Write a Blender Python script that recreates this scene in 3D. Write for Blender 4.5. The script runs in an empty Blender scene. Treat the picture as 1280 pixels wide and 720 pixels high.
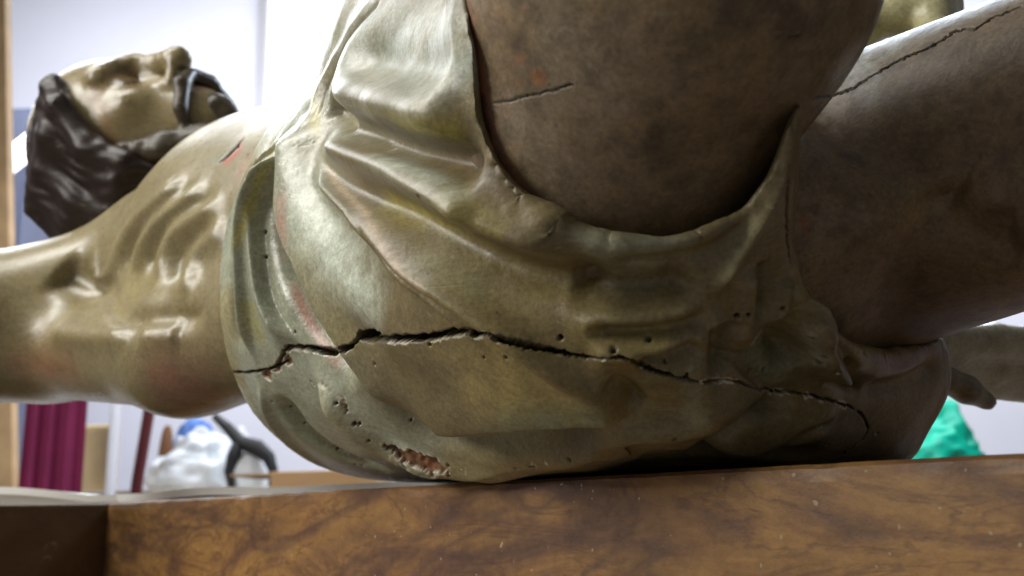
import bpy, bmesh, math, random
import numpy as np
from mathutils import Vector, Matrix
from mathutils.bvhtree import BVHTree

random.seed(7)
np.random.seed(7)
scene = bpy.context.scene
COL = scene.collection

# ------------------------------------------------------------------ camera
F_PX = 1180.0                       # focal length in pixels of a 1280 px wide picture
CAM = np.array([0.0, 0.0, 1.10])
PITCH, ROLL = math.radians(13.0), math.radians(1.5)
_f = np.array([0, math.cos(PITCH), math.sin(PITCH)])
_r0 = np.array([1.0, 0, 0])
_u0 = np.array([0, -math.sin(PITCH), math.cos(PITCH)])
_r = _r0 * math.cos(ROLL) - _u0 * math.sin(ROLL)
_u = _u0 * math.cos(ROLL) + _r0 * math.sin(ROLL)
cam_data = bpy.data.cameras.new('camera')
cam = bpy.data.objects.new('camera', cam_data)
COL.objects.link(cam)
cam.matrix_world = Matrix(((_r[0], _u[0], -_f[0], CAM[0]), (_r[1], _u[1], -_f[1], CAM[1]),
                           (_r[2], _u[2], -_f[2], CAM[2]), (0, 0, 0, 1)))
cam_data.sensor_width = 36.0
cam_data.lens = 36.0 * F_PX / 1280.0
cam_data.clip_start = 0.02
cam_data.clip_end = 60
cam_data.dof.use_dof = True
cam_data.dof.focus_distance = 0.50
cam_data.dof.aperture_fstop = 9.0
scene.camera = cam

# ------------------------------------------------------------------ world, lamps, exposure
world = bpy.data.worlds.new('World')
scene.world = world
world.use_nodes = True
bg = world.node_tree.nodes['Background']
bg.inputs[0].default_value = (0.92, 0.93, 1.0, 1)
bg.inputs[1].default_value = 0.15
scene.view_settings.view_transform = 'Standard'
scene.view_settings.look = 'None'
scene.view_settings.exposure = 0.0
scene.view_settings.gamma = 1.0


def area(name, loc, target, size, power, color):
    d = bpy.data.lights.new(name, 'AREA')
    d.shape = 'RECTANGLE'
    d.size, d.size_y = size
    d.energy = power
    d.color = color
    o = bpy.data.objects.new(name, d)
    COL.objects.link(o)
    o.location = loc
    o.rotation_euler = (Vector(target) - Vector(loc)).to_track_quat('-Z', 'Y').to_euler()
    return o


area('window_lamp', (-1.2, 2.7, 2.9), (-0.1, 0.7, 1.3), (1.6, 1.2), 44, (0.93, 0.97, 1.0))
area('ceiling_tube_lamp', (-1.25, 0.55, 2.7), (-0.1, 0.65, 1.2), (0.40, 1.5), 37, (1.0, 0.98, 0.92))
area('side_fill_lamp', (-2.1, -0.35, 2.15), (-0.0, 0.55, 1.2), (0.8, 0.7), 33, (1.0, 0.965, 0.90))  # unseen fill lamp added to brighten the camera side
area('far_rim_lamp', (1.1, 2.2, 3.0), (0.2, 0.6, 1.25), (1.0, 0.8), 80, (0.72, 0.84, 1.0))  # unseen lamp added to light the top of the far thigh
area('wall_fill_lamp', (0.4, 3.6, 3.9), (0.4, 5.4, 1.9), (6.5, 0.6), 185, (0.95, 0.96, 1.0))  # unseen lamp added so that the back wall comes out bright

# ------------------------------------------------------------------ helpers
def pix(u, v, z):
    """photo pixel + depth along the view axis -> world point"""
    return CAM + (_f + _r * ((u - 640) / F_PX) - _u * ((v - 360) / F_PX)) * z


def project(P):
    d = P - CAM
    z = d @ _f
    return 640 + F_PX * (d @ _r) / z, 360 - F_PX * (d @ _u) / z, z


def nrm(v):
    v = np.asarray(v, float)
    return v / np.linalg.norm(v)


def lin(c):
    return tuple(((x / 255) / 12.92 if x / 255 < .04045 else ((x / 255 + .055) / 1.055) ** 2.4) for x in c)


def smin(a, b, k):
    h = np.clip(0.5 + 0.5 * (b - a) / k, 0, 1)
    return b * (1 - h) + a * h - k * h * (1 - h)


def smax(a, b, k):
    return -smin(-a, -b, k)


def s_cap(P, a, b, ra, rb):
    a = np.asarray(a, np.float32); b = np.asarray(b, np.float32)
    ab = b - a
    t = np.clip(((P - a) @ ab) / (ab @ ab), 0, 1)
    d = np.linalg.norm(P - a - t[:, None] * ab, axis=1)
    return d - (ra + (rb - ra) * t)


def s_ell(P, c, axes, rad):
    q = (P - np.asarray(c, np.float32)) @ np.asarray(axes, np.float32).T
    rad = np.asarray(rad, np.float32)
    k0 = np.linalg.norm(q / rad, axis=1)
    k1 = np.linalg.norm(q / (rad * rad), axis=1) + 1e-6
    return k0 * (k0 - 1) / k1


def catmull(ts, vals, x):
    ts = np.asarray(ts, float); vals = np.asarray(vals, float)
    m = np.gradient(vals, ts)
    i = np.clip(np.searchsorted(ts, x) - 1, 0, len(ts) - 2)
    h = ts[i + 1] - ts[i]
    s = np.clip((x - ts[i]) / h, 0, 1)
    return ((2 * s**3 - 3 * s**2 + 1) * vals[i] + (s**3 - 2 * s**2 + s) * h * m[i]
            + (-2 * s**3 + 3 * s**2) * vals[i + 1] + (s**3 - s**2) * h * m[i + 1])


def surface_nets(sdf, lo, hi, h):
    """mesh the zero level of sdf; only blocks near the surface are evaluated"""
    lo = np.asarray(lo, float); hi = np.asarray(hi, float)
    n = np.ceil((hi - lo) / h).astype(int) + 1
    B = 12
    nb = np.ceil(n / B).astype(int)
    n = nb * B
    F = np.full(n, 1.0, np.float32)
    ci = np.stack(np.meshgrid(*[np.arange(k) for k in nb], indexing='ij'), -1).reshape(-1, 3)
    cc = (lo + (ci + 0.5) * B * h).astype(np.float32)
    fc = sdf(cc)
    rad = B * h * 0.87 * 1.5 + 0.004
    off = np.stack(np.meshgrid(*[np.arange(B)] * 3, indexing='ij'), -1).reshape(-1, 3)
    near = np.abs(fc) < rad
    for c, v, q in zip(ci, fc, near):
        if not q and v < 0:
            s = c * B
            F[s[0]:s[0]+B, s[1]:s[1]+B, s[2]:s[2]+B] = -1
    act = ci[near]
    for k in range(0, len(act), 150):
        blk = act[k:k+150]
        idx = (blk[:, None, :] * B + off[None]).reshape(-1, 3)
        F[idx[:, 0], idx[:, 1], idx[:, 2]] = sdf((lo + idx * h).astype(np.float32))
    S = F < 0
    corners = [(i, j, k) for i in (0, 1) for j in (0, 1) for k in (0, 1)]
    def sub(A, c):
        return A[c[0]:A.shape[0]-1+c[0], c[1]:A.shape[1]-1+c[1], c[2]:A.shape[2]-1+c[2]]
    cnt = sum(sub(S, c).astype(np.int8) for c in corners)
    cell = (cnt > 0) & (cnt < 8)
    ids = np.argwhere(cell)
    vid = np.full(cell.shape, -1, np.int64)
    vid[cell] = np.arange(len(ids))
    acc = np.zeros((len(ids), 3)); w = np.zeros(len(ids))
    fv = [F[ids[:, 0]+c[0], ids[:, 1]+c[1], ids[:, 2]+c[2]] for c in corners]
    for i in range(8):
        for j in range(i + 1, 8):
            if sum(a != b for a, b in zip(corners[i], corners[j])) != 1:
                continue
            a, b = fv[i], fv[j]
            m = (a < 0) != (b < 0)
            t = np.where(m, a / np.where(m, a - b, 1), 0)[:, None]
            p = np.array(corners[i]) * (1 - t) + np.array(corners[j]) * t
            acc[m] += p[m]; w[m] += 1
    V = lo + (ids + acc / w[:, None]) * h
    quads = []
    for ax in range(3):
        o1, o2 = [(1, 2), (2, 0), (0, 1)][ax]
        sl0 = [slice(1, -1)] * 3; sl1 = [slice(1, -1)] * 3
        sl0[ax] = slice(0, -1); sl1[ax] = slice(1, None)
        A = S[tuple(sl0)]; Bq = S[tuple(sl1)]
        e = np.argwhere(A != Bq)
        flip = A[e[:, 0], e[:, 1], e[:, 2]]
        e = e + 1; e[:, ax] -= 1
        d1 = np.zeros(3, int); d1[o1] = 1
        d2 = np.zeros(3, int); d2[o2] = 1
        ok = np.all(e < np.array(cell.shape), axis=1)
        e = e[ok]; flip = flip[ok]
        q = [vid[tuple((e - a).T)] for a in (0 * d1, d1, d1 + d2, d2)]
        Q = np.stack(q, 1)
        Q[~flip] = Q[~flip][:, ::-1]
        quads.append(Q)
    Q = np.concatenate(quads)
    Q = Q[np.all(Q >= 0, axis=1)]
    return V, Q


def raw_mesh(name, V, Q):
    me = bpy.data.meshes.new(name)
    me.vertices.add(len(V)); me.vertices.foreach_set('co', np.asarray(V, np.float32).ravel())
    me.loops.add(Q.size); me.loops.foreach_set('vertex_index', Q.astype(np.int32).ravel())
    me.polygons.add(len(Q)); me.polygons.foreach_set('loop_start', np.arange(0, Q.size, Q.shape[1], dtype=np.int32))
    me.update(calc_edges=True)
    return me


def subdivide(V, Q, levels):
    if levels == 0:
        return V, Q
    me = raw_mesh('tmp', V, Q)
    o = bpy.data.objects.new('tmp', me); COL.objects.link(o)
    m = o.modifiers.new('s', 'SUBSURF'); m.levels = levels; m.render_levels = levels
    dg = bpy.context.evaluated_depsgraph_get()
    e = o.evaluated_get(dg).to_mesh()
    V2 = np.empty(len(e.vertices) * 3, np.float32); e.vertices.foreach_get('co', V2)
    Q2 = np.empty(len(e.loops), np.int32); e.loops.foreach_get('vertex_index', Q2)
    o.evaluated_get(dg).to_mesh_clear()
    bpy.data.objects.remove(o); bpy.data.meshes.remove(me)
    return V2.reshape(-1, 3).astype(float), Q2.reshape(-1, 4)


def smooth_verts(V, Q, it=2, f=0.5):
    e = np.concatenate([Q[:, [i, (i + 1) % 4]] for i in range(4)])
    e = np.concatenate([e, e[:, ::-1]])
    n = np.bincount(e[:, 0], minlength=len(V)).astype(float)
    for _ in range(it):
        m = np.stack([np.bincount(e[:, 0], V[e[:, 1], k], minlength=len(V)) for k in range(3)], 1) / n[:, None]
        V = V + f * (m - V)
    return V


def normals(V, Q):
    fn = np.cross(V[Q[:, 2]] - V[Q[:, 0]], V[Q[:, 3]] - V[Q[:, 1]])
    N = np.zeros_like(V)
    for k in range(3):
        N[:, k] = sum(np.bincount(Q[:, j], fn[:, k], minlength=len(V)) for j in range(4))
    return N / (np.linalg.norm(N, axis=1)[:, None] + 1e-12)


def vnoise(P, freq, seed=0):
    """cheap value noise, numpy"""
    rs = np.random.RandomState(seed)
    T = rs.rand(32, 32, 32).astype(np.float32)
    q = P * freq + rs.rand(3) * 40
    i = np.floor(q).astype(int); f = q - i
    f = f * f * (3 - 2 * f)
    out = 0
    for a in (0, 1):
        for b in (0, 1):
            for c in (0, 1):
                w = (f[:, 0] if a else 1 - f[:, 0]) * (f[:, 1] if b else 1 - f[:, 1]) * (f[:, 2] if c else 1 - f[:, 2])
                out = out + w * T[(i[:, 0] + a) % 32, (i[:, 1] + b) % 32, (i[:, 2] + c) % 32]
    return out * 2 - 1


class Sculpt:
    """a mesh whose surface is carved by strokes laid on it and painted per vertex"""
    def __init__(self, V, Q, base_col, gloss, low):
        self.V, self.Q = V, Q
        self.N = normals(V, Q)
        self.disp = np.zeros(len(V))
        self.col = np.tile(np.array(base_col, float), (len(V), 1))
        self.gloss = np.full(len(V), float(gloss))
        self.bvh = BVHTree.FromPolygons(low[0].tolist(), low[1].tolist())

    def relax(self, mask, it=40):
        """even out lumps inside mask"""
        idx = np.nonzero(mask)[0]
        loc = np.full(len(self.V), -1); loc[idx] = np.arange(len(idx))
        e = np.concatenate([self.Q[:, [i, (i + 1) % 4]] for i in range(4)])
        e = np.concatenate([e, e[:, ::-1]])
        e = e[mask[e[:, 0]]]
        a = loc[e[:, 0]]
        n = np.bincount(a, minlength=len(idx)).astype(float)[:, None]
        for _ in range(it):
            X = self.V[e[:, 1]]
            m = np.stack([np.bincount(a, X[:, k], minlength=len(idx)) for k in range(3)], 1) / n
            self.V[idx] += .6 * (m - self.V[idx])
        self.N = normals(self.V, self.Q)

    def facing(self):
        d = CAM - self.V
        d /= np.linalg.norm(d, axis=1)[:, None]
        k = np.clip((np.einsum('ij,ij->i', d, self.N) - .04) / .3, 0, 1)
        return k * k * (3 - 2 * k)

    def bake(self, bvh=True):
        """apply what was carved so far; later strokes are laid on the new surface"""
        self.V = self.V + self.N * self.disp[:, None]
        self.disp[:] = 0
        self.N = normals(self.V, self.Q)
        if bvh:
            self.bvh = BVHTree.FromPolygons(self.V.tolist(), self.Q.tolist())

    def refine(self, umin=-60, umax=1340, vmax=780):
        """quarter the faces that can be seen close up"""
        c = self.V[self.Q].mean(1)
        fn = np.cross(self.V[self.Q[:, 2]] - self.V[self.Q[:, 0]], self.V[self.Q[:, 3]] - self.V[self.Q[:, 1]])
        u, v, z = project(c)
        m = (np.einsum('ij,ij->i', fn, CAM - c) > 0) & (u > umin) & (u < umax) & (v > -60) & (v < vmax)
        F = self.Q[m]
        n = len(self.V)
        e = np.concatenate([np.sort(F[:, [i, (i + 1) % 4]], axis=1) for i in range(4)])
        key = e[:, 0].astype(np.int64) * n + e[:, 1]
        uq, inv = np.unique(key, return_inverse=True)
        ea, eb = uq // n, uq % n
        k = len(F)
        mid = n + inv.reshape(4, k).T
        cen = n + len(uq) + np.arange(k)
        def grow(X, nrmz=False):
            Y = np.concatenate([X, (X[ea] + X[eb]) / 2, X[F].mean(1)])
            return Y
        # bow the new points a little so the sheet stays round
        Nn = grow(self.N); Nn /= np.linalg.norm(Nn, axis=1)[:, None] + 1e-12
        V = grow(self.V)
        def bow(ids, cs):
            out = np.zeros((len(ids), 3))
            for q in cs:
                d = V[q] - V[ids]
                out += -np.einsum('ij,ij->i', d, self.N[q])[:, None] * self.N[q] * -1 / len(cs)
            return out
        cnt = np.bincount(inv, minlength=len(uq))
        inner = cnt == 2
        off = bow(np.arange(n, n + len(uq)), [ea, eb]) * .5
        V[n:n + len(uq)][inner] += off[inner]
        V[cen] += bow(cen, [F[:, i] for i in range(4)]) * .5
        self.V = V; self.N = Nn
        self.col = grow(self.col); self.gloss = grow(self.gloss); self.disp = np.zeros(len(V))
        new = [np.stack([F[:, i], mid[:, i], cen, mid[:, (i + 3) % 4]], 1) for i in range(4)]
        self.Q = np.concatenate([self.Q[~m]] + new)
        self.N = normals(self.V, self.Q)

    def cast(self, u, v):
        d = nrm(_f + _r * ((u - 640) / F_PX) - _u * ((v - 360) / F_PX))
        h = self.bvh.ray_cast(Vector(CAM), Vector(d), 5.0)
        return None if h[0] is None else (np.array(h[0]), np.array(h[1]))

    def path(self, pts, rough=0.0, step=4.0, smooth=True, seed=0):
        pts = np.array(pts, float)
        L = np.concatenate([[0], np.cumsum(np.linalg.norm(np.diff(pts, axis=0), axis=1))])
        n = max(3, int(L[-1] / step))
        x = np.linspace(0, L[-1], n)
        if smooth and len(pts) > 2:
            q = np.stack([catmull(L, pts[:, k], x) for k in (0, 1)], 1)
        else:
            q = np.stack([np.interp(x, L, pts[:, k]) for k in (0, 1)], 1)
        if rough:
            rs = np.random.RandomState(seed)
            q += rs.randn(*q.shape) * rough
        out = [(self.cast(*p), t) for p, t in zip(q, x / L[-1])]
        out = [(h[0], h[1], t) for h, t in out if h is not None]
        if len(out) < 2:
            return None
        P = np.array([o[0] for o in out]); N = np.array([o[1] for o in out]); t = np.array([o[2] for o in out])
        if smooth and not rough and len(P) > 6:                  # calm the projected line
            for _ in range(3):
                P[1:-1] = (P[:-2] + 2 * P[1:-1] + P[2:]) / 4
        return P, N, t

    def near(self, path, R):
        P, N, t = path
        lo, hi = P.min(0) - R, P.max(0) + R
        idx = np.nonzero(np.all((self.V > lo) & (self.V < hi), axis=1))[0]
        if not len(idx):
            return None
        X = self.V[idx]
        A, Bp = P[:-1], P[1:]
        best = np.full(len(X), 1e9); s = np.zeros(len(X)); tt = np.zeros(len(X))
        for a, b, n, t0, t1 in zip(A, Bp, N[:-1], t[:-1], t[1:]):
            ab = b - a
            L2 = ab @ ab
            if L2 < 1e-12 or L2 > 0.03 ** 2:
                continue
            k = np.clip(((X - a) @ ab) / L2, 0, 1)
            d = X - a - k[:, None] * ab
            dd = np.einsum('ij,ij->i', d, d)
            m = dd < best
            side = np.cross(ab / math.sqrt(L2), n)
            best[m] = dd[m]
            s[m] = np.where((d[m] @ side) >= 0, 1, -1)
            tt[m] = (t0 + (t1 - t0) * k)[m]
        best = np.sqrt(best)
        m = best < R
        # only the sheet the line lies on
        return idx[m], best[m], s[m], tt[m]

    def _taper(self, t, ends):
        a, b = ends
        w = np.ones_like(t)
        if a > 0: w *= np.clip(t / a, 0, 1)
        if b > 0: w *= np.clip((1 - t) / b, 0, 1)
        return w * w * (3 - 2 * w)

    def ridge(self, pts, w, amp, ends=(.2, .2), **k):
        p = self.path(pts, **k)
        if p is None: return
        r = self.near(p, w * 2.6)
        if r is None: return
        i, d, s, t = r
        self.disp[i] += amp * np.exp(-(d / w) ** 2) * self._taper(t, ends)

    def step(self, pts, amp, w=.0015, L=.02, ends=(.15, .15), **k):
        """right-hand side of the walking direction stands amp proud, fading out over L"""
        p = self.path(pts, **k)
        if p is None: return
        r = self.near(p, max(L * 2.4, w * 4))
        if r is None: return
        i, d, s, t = r
        sd = d * s
        self.disp[i] += amp * (1 / (1 + np.exp(-np.clip(sd / w * 2, -40, 40)))) * np.exp(-(np.maximum(sd, 0) / L) ** 2) * self._taper(t, ends)

    def groove(self, pts, w, depth, ends=(.1, .1), col=None, rim=None, jitter=0.25, **k):
        p = self.path(pts, **k)
        if p is None: return
        r = self.near(p, w * 4 + .002)
        if r is None: return
        i, d, s, t = r
        ww = .8 * w * (0.35 + 0.65 * self._taper(t, ends)) * (1 + jitter * vnoise(self.V[i], 260, 5))
        m = np.clip((1.25 - d / ww) * 2.2, 0, 1)
        self.disp[i] -= depth * m * self._taper(t, (ends[0] * .5, ends[1] * .5)) ** .5
        if col is not None:
            k2 = np.clip(2.7 - 1.5 * d / ww, 0, 1)[:, None]
            self.col[i] = self.col[i] * (1 - k2) + np.array(col) * k2
            self.gloss[i] *= (1 - k2[:, 0])
        if rim is not None:
            c, side, width, thr = rim
            nn = vnoise(self.V[i], 330, 9) * .6 + vnoise(self.V[i], 90, 3)
            k3 = ((d > ww * 1.25) & (d < ww * 1.25 + width) & ((s == side) | (side == 0)) & (nn > thr))[:, None] * 0.9
            self.col[i] = self.col[i] * (1 - k3) + np.array(c) * k3

    def tint(self, pts, w, col, a=1.0, ends=(.2, .2), noise=0.4, freq=70, gloss=None, **k):
        p = self.path(pts, **k)
        if p is None: return
        r = self.near(p, w * 2.4)
        if r is None: return
        i, d, s, t = r
        m = np.exp(-(d / w) ** 2) * self._taper(t, ends) * a
        m = np.clip(m * (1 + noise * 1.6 * (vnoise(self.V[i], freq, 21) * .6 + vnoise(self.V[i], freq * 3.3, 22) * .5)), 0, 1)
        self.col[i] = self.col[i] * (1 - m[:, None]) + np.array(col) * m[:, None]
        if gloss is not None:
            self.gloss[i] = self.gloss[i] * (1 - m) + gloss * m

    def spot(self, u, v, r, depth, col, rim=None, gloss=0.1):
        h = self.cast(u, v)
        if h is None: return
        d = np.linalg.norm(self.V - h[0], axis=1)
        i = np.nonzero(d < r * 3)[0]
        dd = d[i] / r
        self.disp[i] -= depth * np.clip(1.5 - dd, 0, 1)
        k = np.clip(2.4 - 1.7 * dd, 0, 1)[:, None]
        if rim is not None:
            kr = ((dd > .9) & (dd < 1.9) & (vnoise(self.V[i], 420, 4) > .0))[:, None] * .8
            self.col[i] = self.col[i] * (1 - kr) + np.array(rim) * kr
        self.col[i] = self.col[i] * (1 - k) + np.array(col) * k

    def chip(self, u, v, lx, ly, ang, depth, col, rim, seed=0):
        """flaked patch: bare wood with a white gesso lip"""
        h = self.cast(u, v)
        if h is None: return
        d = self.V - h[0]
        i = np.nonzero(np.linalg.norm(d, axis=1) < max(lx, ly) * 2.2)[0]
        x = d[i] @ _r; y = d[i] @ _u
        c, s = math.cos(ang), math.sin(ang)
        q = np.sqrt(((x * c + y * s) / lx) ** 2 + ((-x * s + y * c) / ly) ** 2)
        q = q * (1 + .55 * vnoise(self.V[i], 150, seed) + .3 * vnoise(self.V[i], 420, seed + 1))
        inn = q < 1
        self.disp[i[inn]] -= depth * (1 + .7 * vnoise(self.V[i[inn]], 300, seed + 2))
        lip = (q >= 1) & (q < 1.24) & (vnoise(self.V[i], 160, seed + 3) > -.25)
        tone = (.75 + .5 * vnoise(self.V[i[inn]], 350, seed + 5))[:, None]
        self.col[i[inn]] = np.array(col) * tone
        self.col[i[lip]] = np.array(rim)
        self.gloss[i[inn]] = 0

    def finish(self, name, mat, parent, limit=None):
        V = self.V + self.N * self.disp[:, None]
        me = raw_mesh(name, V, self.Q)
        at = me.color_attributes.new('paint', 'FLOAT_COLOR', 'POINT')
        c = np.concatenate([np.clip(self.col, 0, 1), np.clip(self.gloss, 0, 1)[:, None]], 1)
        at.data.foreach_set('color', c.astype(np.float32).ravel())
        me.polygons.foreach_set('use_smooth', np.ones(len(self.Q), bool))
        me.materials.append(mat)
        o = bpy.data.objects.new(name, me)
        COL.objects.link(o)
        o.parent = parent
        return o


# ------------------------------------------------------------------ materials
class NT:
    def __init__(self, name):
        self.m = bpy.data.materials.new(name); self.m.use_nodes = True
        self.t = self.m.node_tree; self.n = self.t.nodes
        self.b = self.n['Principled BSDF']
    def add(self, kind, **props):
        x = self.n.new(kind)
        for k, v in props.items():
            if k.startswith('i_'):
                x.inputs[k[2:].replace('_', ' ')].default_value = v
            else:
                setattr(x, k, v)
        return x
    def link(self, a, b):
        self.t.links.new(a, b)
    def noise(self, vec, scale, detail=4, rough=.6, dist=0.0):
        x = self.add('ShaderNodeTexNoise')
        x.inputs['Scale'].default_value = scale; x.inputs['Detail'].default_value = detail
        x.inputs['Roughness'].default_value = rough; x.inputs['Distortion'].default_value = dist
        self.link(vec, x.inputs['Vector'])
        return x.outputs['Fac']
    def ramp(self, fac, stops):
        r = self.add('ShaderNodeValToRGB')
        e = r.color_ramp.elements
        while len(e) < len(stops): e.new(0.5)
        for k, (p, c) in zip(e, stops):
            k.position = p; k.color = (*c, 1) if len(c) == 3 else c
        self.link(fac, r.inputs['Fac'])
        return r.outputs['Color']
    def mix(self, a, b, fac, mode='MIX'):
        x = self.add('ShaderNodeMix', data_type='RGBA', blend_type=mode)
        for s, v in ((x.inputs[0], fac), (x.inputs[6], a), (x.inputs[7], b)):
            if hasattr(v, 'is_linked'): self.link(v, s)
            elif isinstance(v, (int, float)): s.default_value = v
            else: s.default_value = (*v, 1)
        return x.outputs[2]
    def math(self, op, a, b=0.0, c=0.0):
        x = self.add('ShaderNodeMath', operation=op)
        for s, v in zip(x.inputs, (a, b, c)):
            if hasattr(v, 'is_linked'): self.link(v, s)
            else: s.default_value = v
        return x.outputs[0]
    def coords(self):
        return self.add('ShaderNodeTexCoord').outputs['Object']
    def bump(self, h, strength, dist):
        x = self.add('ShaderNodeBump'); x.inputs['Strength'].default_value = strength; x.inputs['Distance'].default_value = dist
        self.link(h, x.inputs['Height']); self.link(x.outputs[0], self.b.inputs['Normal'])


def polychrome(name, mott=0.5, grime=(0.10, 0.075, 0.04), speck=(0.05, 0.035, 0.02), rough_lo=.22, rough_hi=.62, bumpy=1.0, ochre=(.33, .25, .085), streaky=.38):
    """old varnished paint on carved wood: colour from the vertex paint, grain, grime and gloss from noise"""
    t = NT(name)
    co = t.coords()
    at = t.add('ShaderNodeAttribute', attribute_name='paint')
    c = at.outputs['Color']; gl = at.outputs['Alpha']
    big = t.noise(co, 16, 5, .65, .6)
    mid = t.noise(co, 70, 6, .7, .4)
    fin = t.noise(co, 420, 4, .7)
    mp = t.add('ShaderNodeMapping'); t.link(co, mp.inputs['Vector'])
    mp.inputs['Rotation'].default_value = (0.4, 0.5, -0.7); mp.inputs['Scale'].default_value = (30, 260, 160)
    streak = t.noise(mp.outputs[0], 1.0, 5, .65, .3)
    amt = t.math('MULTIPLY_ADD', gl, -1.0, 1.32)
    f1 = t.ramp(big, [(.42, (0, 0, 0)), (.68, (1, 1, 1))])
    f2 = t.ramp(mid, [(.45, (0, 0, 0)), (.66, (1, 1, 1))])
    c = t.mix(c, grime, t.math('MULTIPLY', t.math('MULTIPLY', f1, amt), mott * .7))
    c = t.mix(c, grime, t.math('MULTIPLY', t.math('MULTIPLY', f2, amt), mott * .8))
    oc = t.ramp(t.noise(co, 34, 8, .8, .8), [(.53, (0, 0, 0)), (.66, (1, 1, 1))])
    c = t.mix(c, ochre, t.math('MULTIPLY', t.math('MULTIPLY', oc, amt), .55 * mott))
    st2 = t.add('ShaderNodeMapping'); t.link(co, st2.inputs['Vector'])
    st2.inputs['Rotation'].default_value = (0.2, -0.3, 0.6); st2.inputs['Scale'].default_value = (45, 420, 300)
    brush = t.noise(st2.outputs[0], 1.0, 6, .7, .5)
    c = t.mix(c, t.ramp(streak, [(.28, (.62, .60, .52)), (.72, (1.28, 1.26, 1.2))]), streaky, 'MULTIPLY')
    c = t.mix(c, t.ramp(brush, [(.3, (.7, .69, .64)), (.7, (1.2, 1.2, 1.18))]), streaky, 'MULTIPLY')
    c = t.mix(c, t.ramp(fin, [(.28, (.5, .48, .42)), (.68, (1.25, 1.25, 1.22))]), .65, 'MULTIPLY')
    scr = t.ramp(t.noise(st2.outputs[0], .55, 2, .4, 1.6), [(.715, (0, 0, 0)), (.735, (1, 1, 1))])
    c = t.mix(c, (.5, .46, .34), t.math('MULTIPLY', scr, .45 * streaky))
    sp = t.ramp(t.noise(co, 210, 2, .5), [(.70, (0, 0, 0)), (.76, (1, 1, 1))])
    c = t.mix(c, speck, t.math('MULTIPLY', sp, .55 * mott + .1))
    t.link(c, t.b.inputs['Base Color'])
    r = t.math('MULTIPLY_ADD', gl, rough_lo - rough_hi, rough_hi)
    r = t.math('ADD', r, t.math('MULTIPLY_ADD', mid, .28, -.12))
    r = t.math('ADD', r, t.math('MULTIPLY_ADD', streak, .16, -.08))
    t.link(r, t.b.inputs['Roughness'])
    t.b.inputs['Specular IOR Level'].default_value = .5
    h = t.math('ADD', t.math('MULTIPLY', streak, .5), t.math('ADD', t.math('MULTIPLY', mid, .6), t.math('MULTIPLY', fin, .25)))
    t.bump(h, .5 * bumpy, .0012)
    return t.m


def simple(name, col, rough=.6, var=.15, scale=12, spec=.4, bump=0.0, metallic=0.0):
    t = NT(name)
    co = t.coords()
    n = t.noise(co, scale, 5, .6, .3)
    t.link(t.ramp(n, [(.25, tuple(x * (1 - var) for x in col)), (.75, tuple(min(1, x * (1 + var)) for x in col))]), t.b.inputs['Base Color'])
    t.b.inputs['Roughness'].default_value = rough
    t.b.inputs['Specular IOR Level'].default_value = spec
    t.b.inputs['Metallic'].default_value = metallic
    if bump: t.bump(n, bump, .01)
    return t.m


def glow(name, col, strength):
    t = NT(name)
    t.b.inputs['Base Color'].default_value = (*col, 1)
    t.b.inputs['Emission Color'].default_value = (*col, 1)
    t.b.inputs['Emission Strength'].default_value = strength
    return t.m


def tag(o, label=None, cat=None, group=None, kind=None):
    for k, v in (('label', label), ('category', cat), ('group', group), ('kind', kind)):
        if v: o[k] = v
    return o


def empty(name, loc):
    o = bpy.data.objects.new(name, None); COL.objects.link(o)
    o.location = tuple(loc); o.empty_display_size = .05
    return o


# ------------------------------------------------------------------ the body's own frame
A = nrm([-0.62, 0.78, 0])          # towards the head
R = nrm([-0.78, -0.62, 0])         # towards its right arm
UP = np.array([0, 0, 1.0])
BEAM_TOP = 1.115
C0 = np.array([0.098, 0.57, 0.0])  # hip line, in plan
Z0 = 1.10


def bf(t, r, z):                   # body frame -> world (z above camera height)
    return C0 + A * t + R * r + UP * (Z0 + z)


R1 = pix(770, 152, .462); R2 = pix(824, -10, .435)
rd = nrm(R2 - R1)
HIP_R = R1 - rd * .05; KNEE_R = R1 + rd * .40
L1 = pix(1040, 270, .58); L2 = pix(1280, 188, .50)
ld = nrm(L2 - L1)
HIP_L = L1 - ld * .08; KNEE_L = L1 + ld * .40


def s_loft(P, T, W, D, Zc, Rc=None, p=2.3):
    q = P - (C0 + UP * Z0)
    t = q @ A; r = q @ R; z = q[:, 2]
    tc = np.clip(t, T[0], T[-1])
    w = catmull(T, W, tc); d = catmull(T, D, tc); zc = catmull(T, Zc, tc)
    rc = catmull(T, Rc, tc) if Rc is not None else 0
    k = ((np.abs(r - rc) / w) ** p + (np.abs(z - zc) / d) ** p) ** (1 / p)
    f = (k - 1) * np.minimum(w, d)
    e = np.abs(t - tc)
    return np.where(e > 0, np.sqrt(np.maximum(f, 0) ** 2 + e ** 2) + np.minimum(f, 0), f)


# head frame
HC = pix(166, 189, 1.13)
HU = nrm(-0.846 * _r + 0.24 * _f + 0.434 * _u)
HF = 0.388 * _r - 0.36 * _f + 0.828 * _u
HF = nrm(HF - HU * (HF @ HU))
HS = np.cross(HU, HF)


def hp(u, f, s):
    return HC + HU * u + HF * f + HS * s


HAX = np.stack([HU, HF, HS])
SH_R = pix(128, 385, .975); SH_L = bf(.61, -.17, .25)


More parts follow.
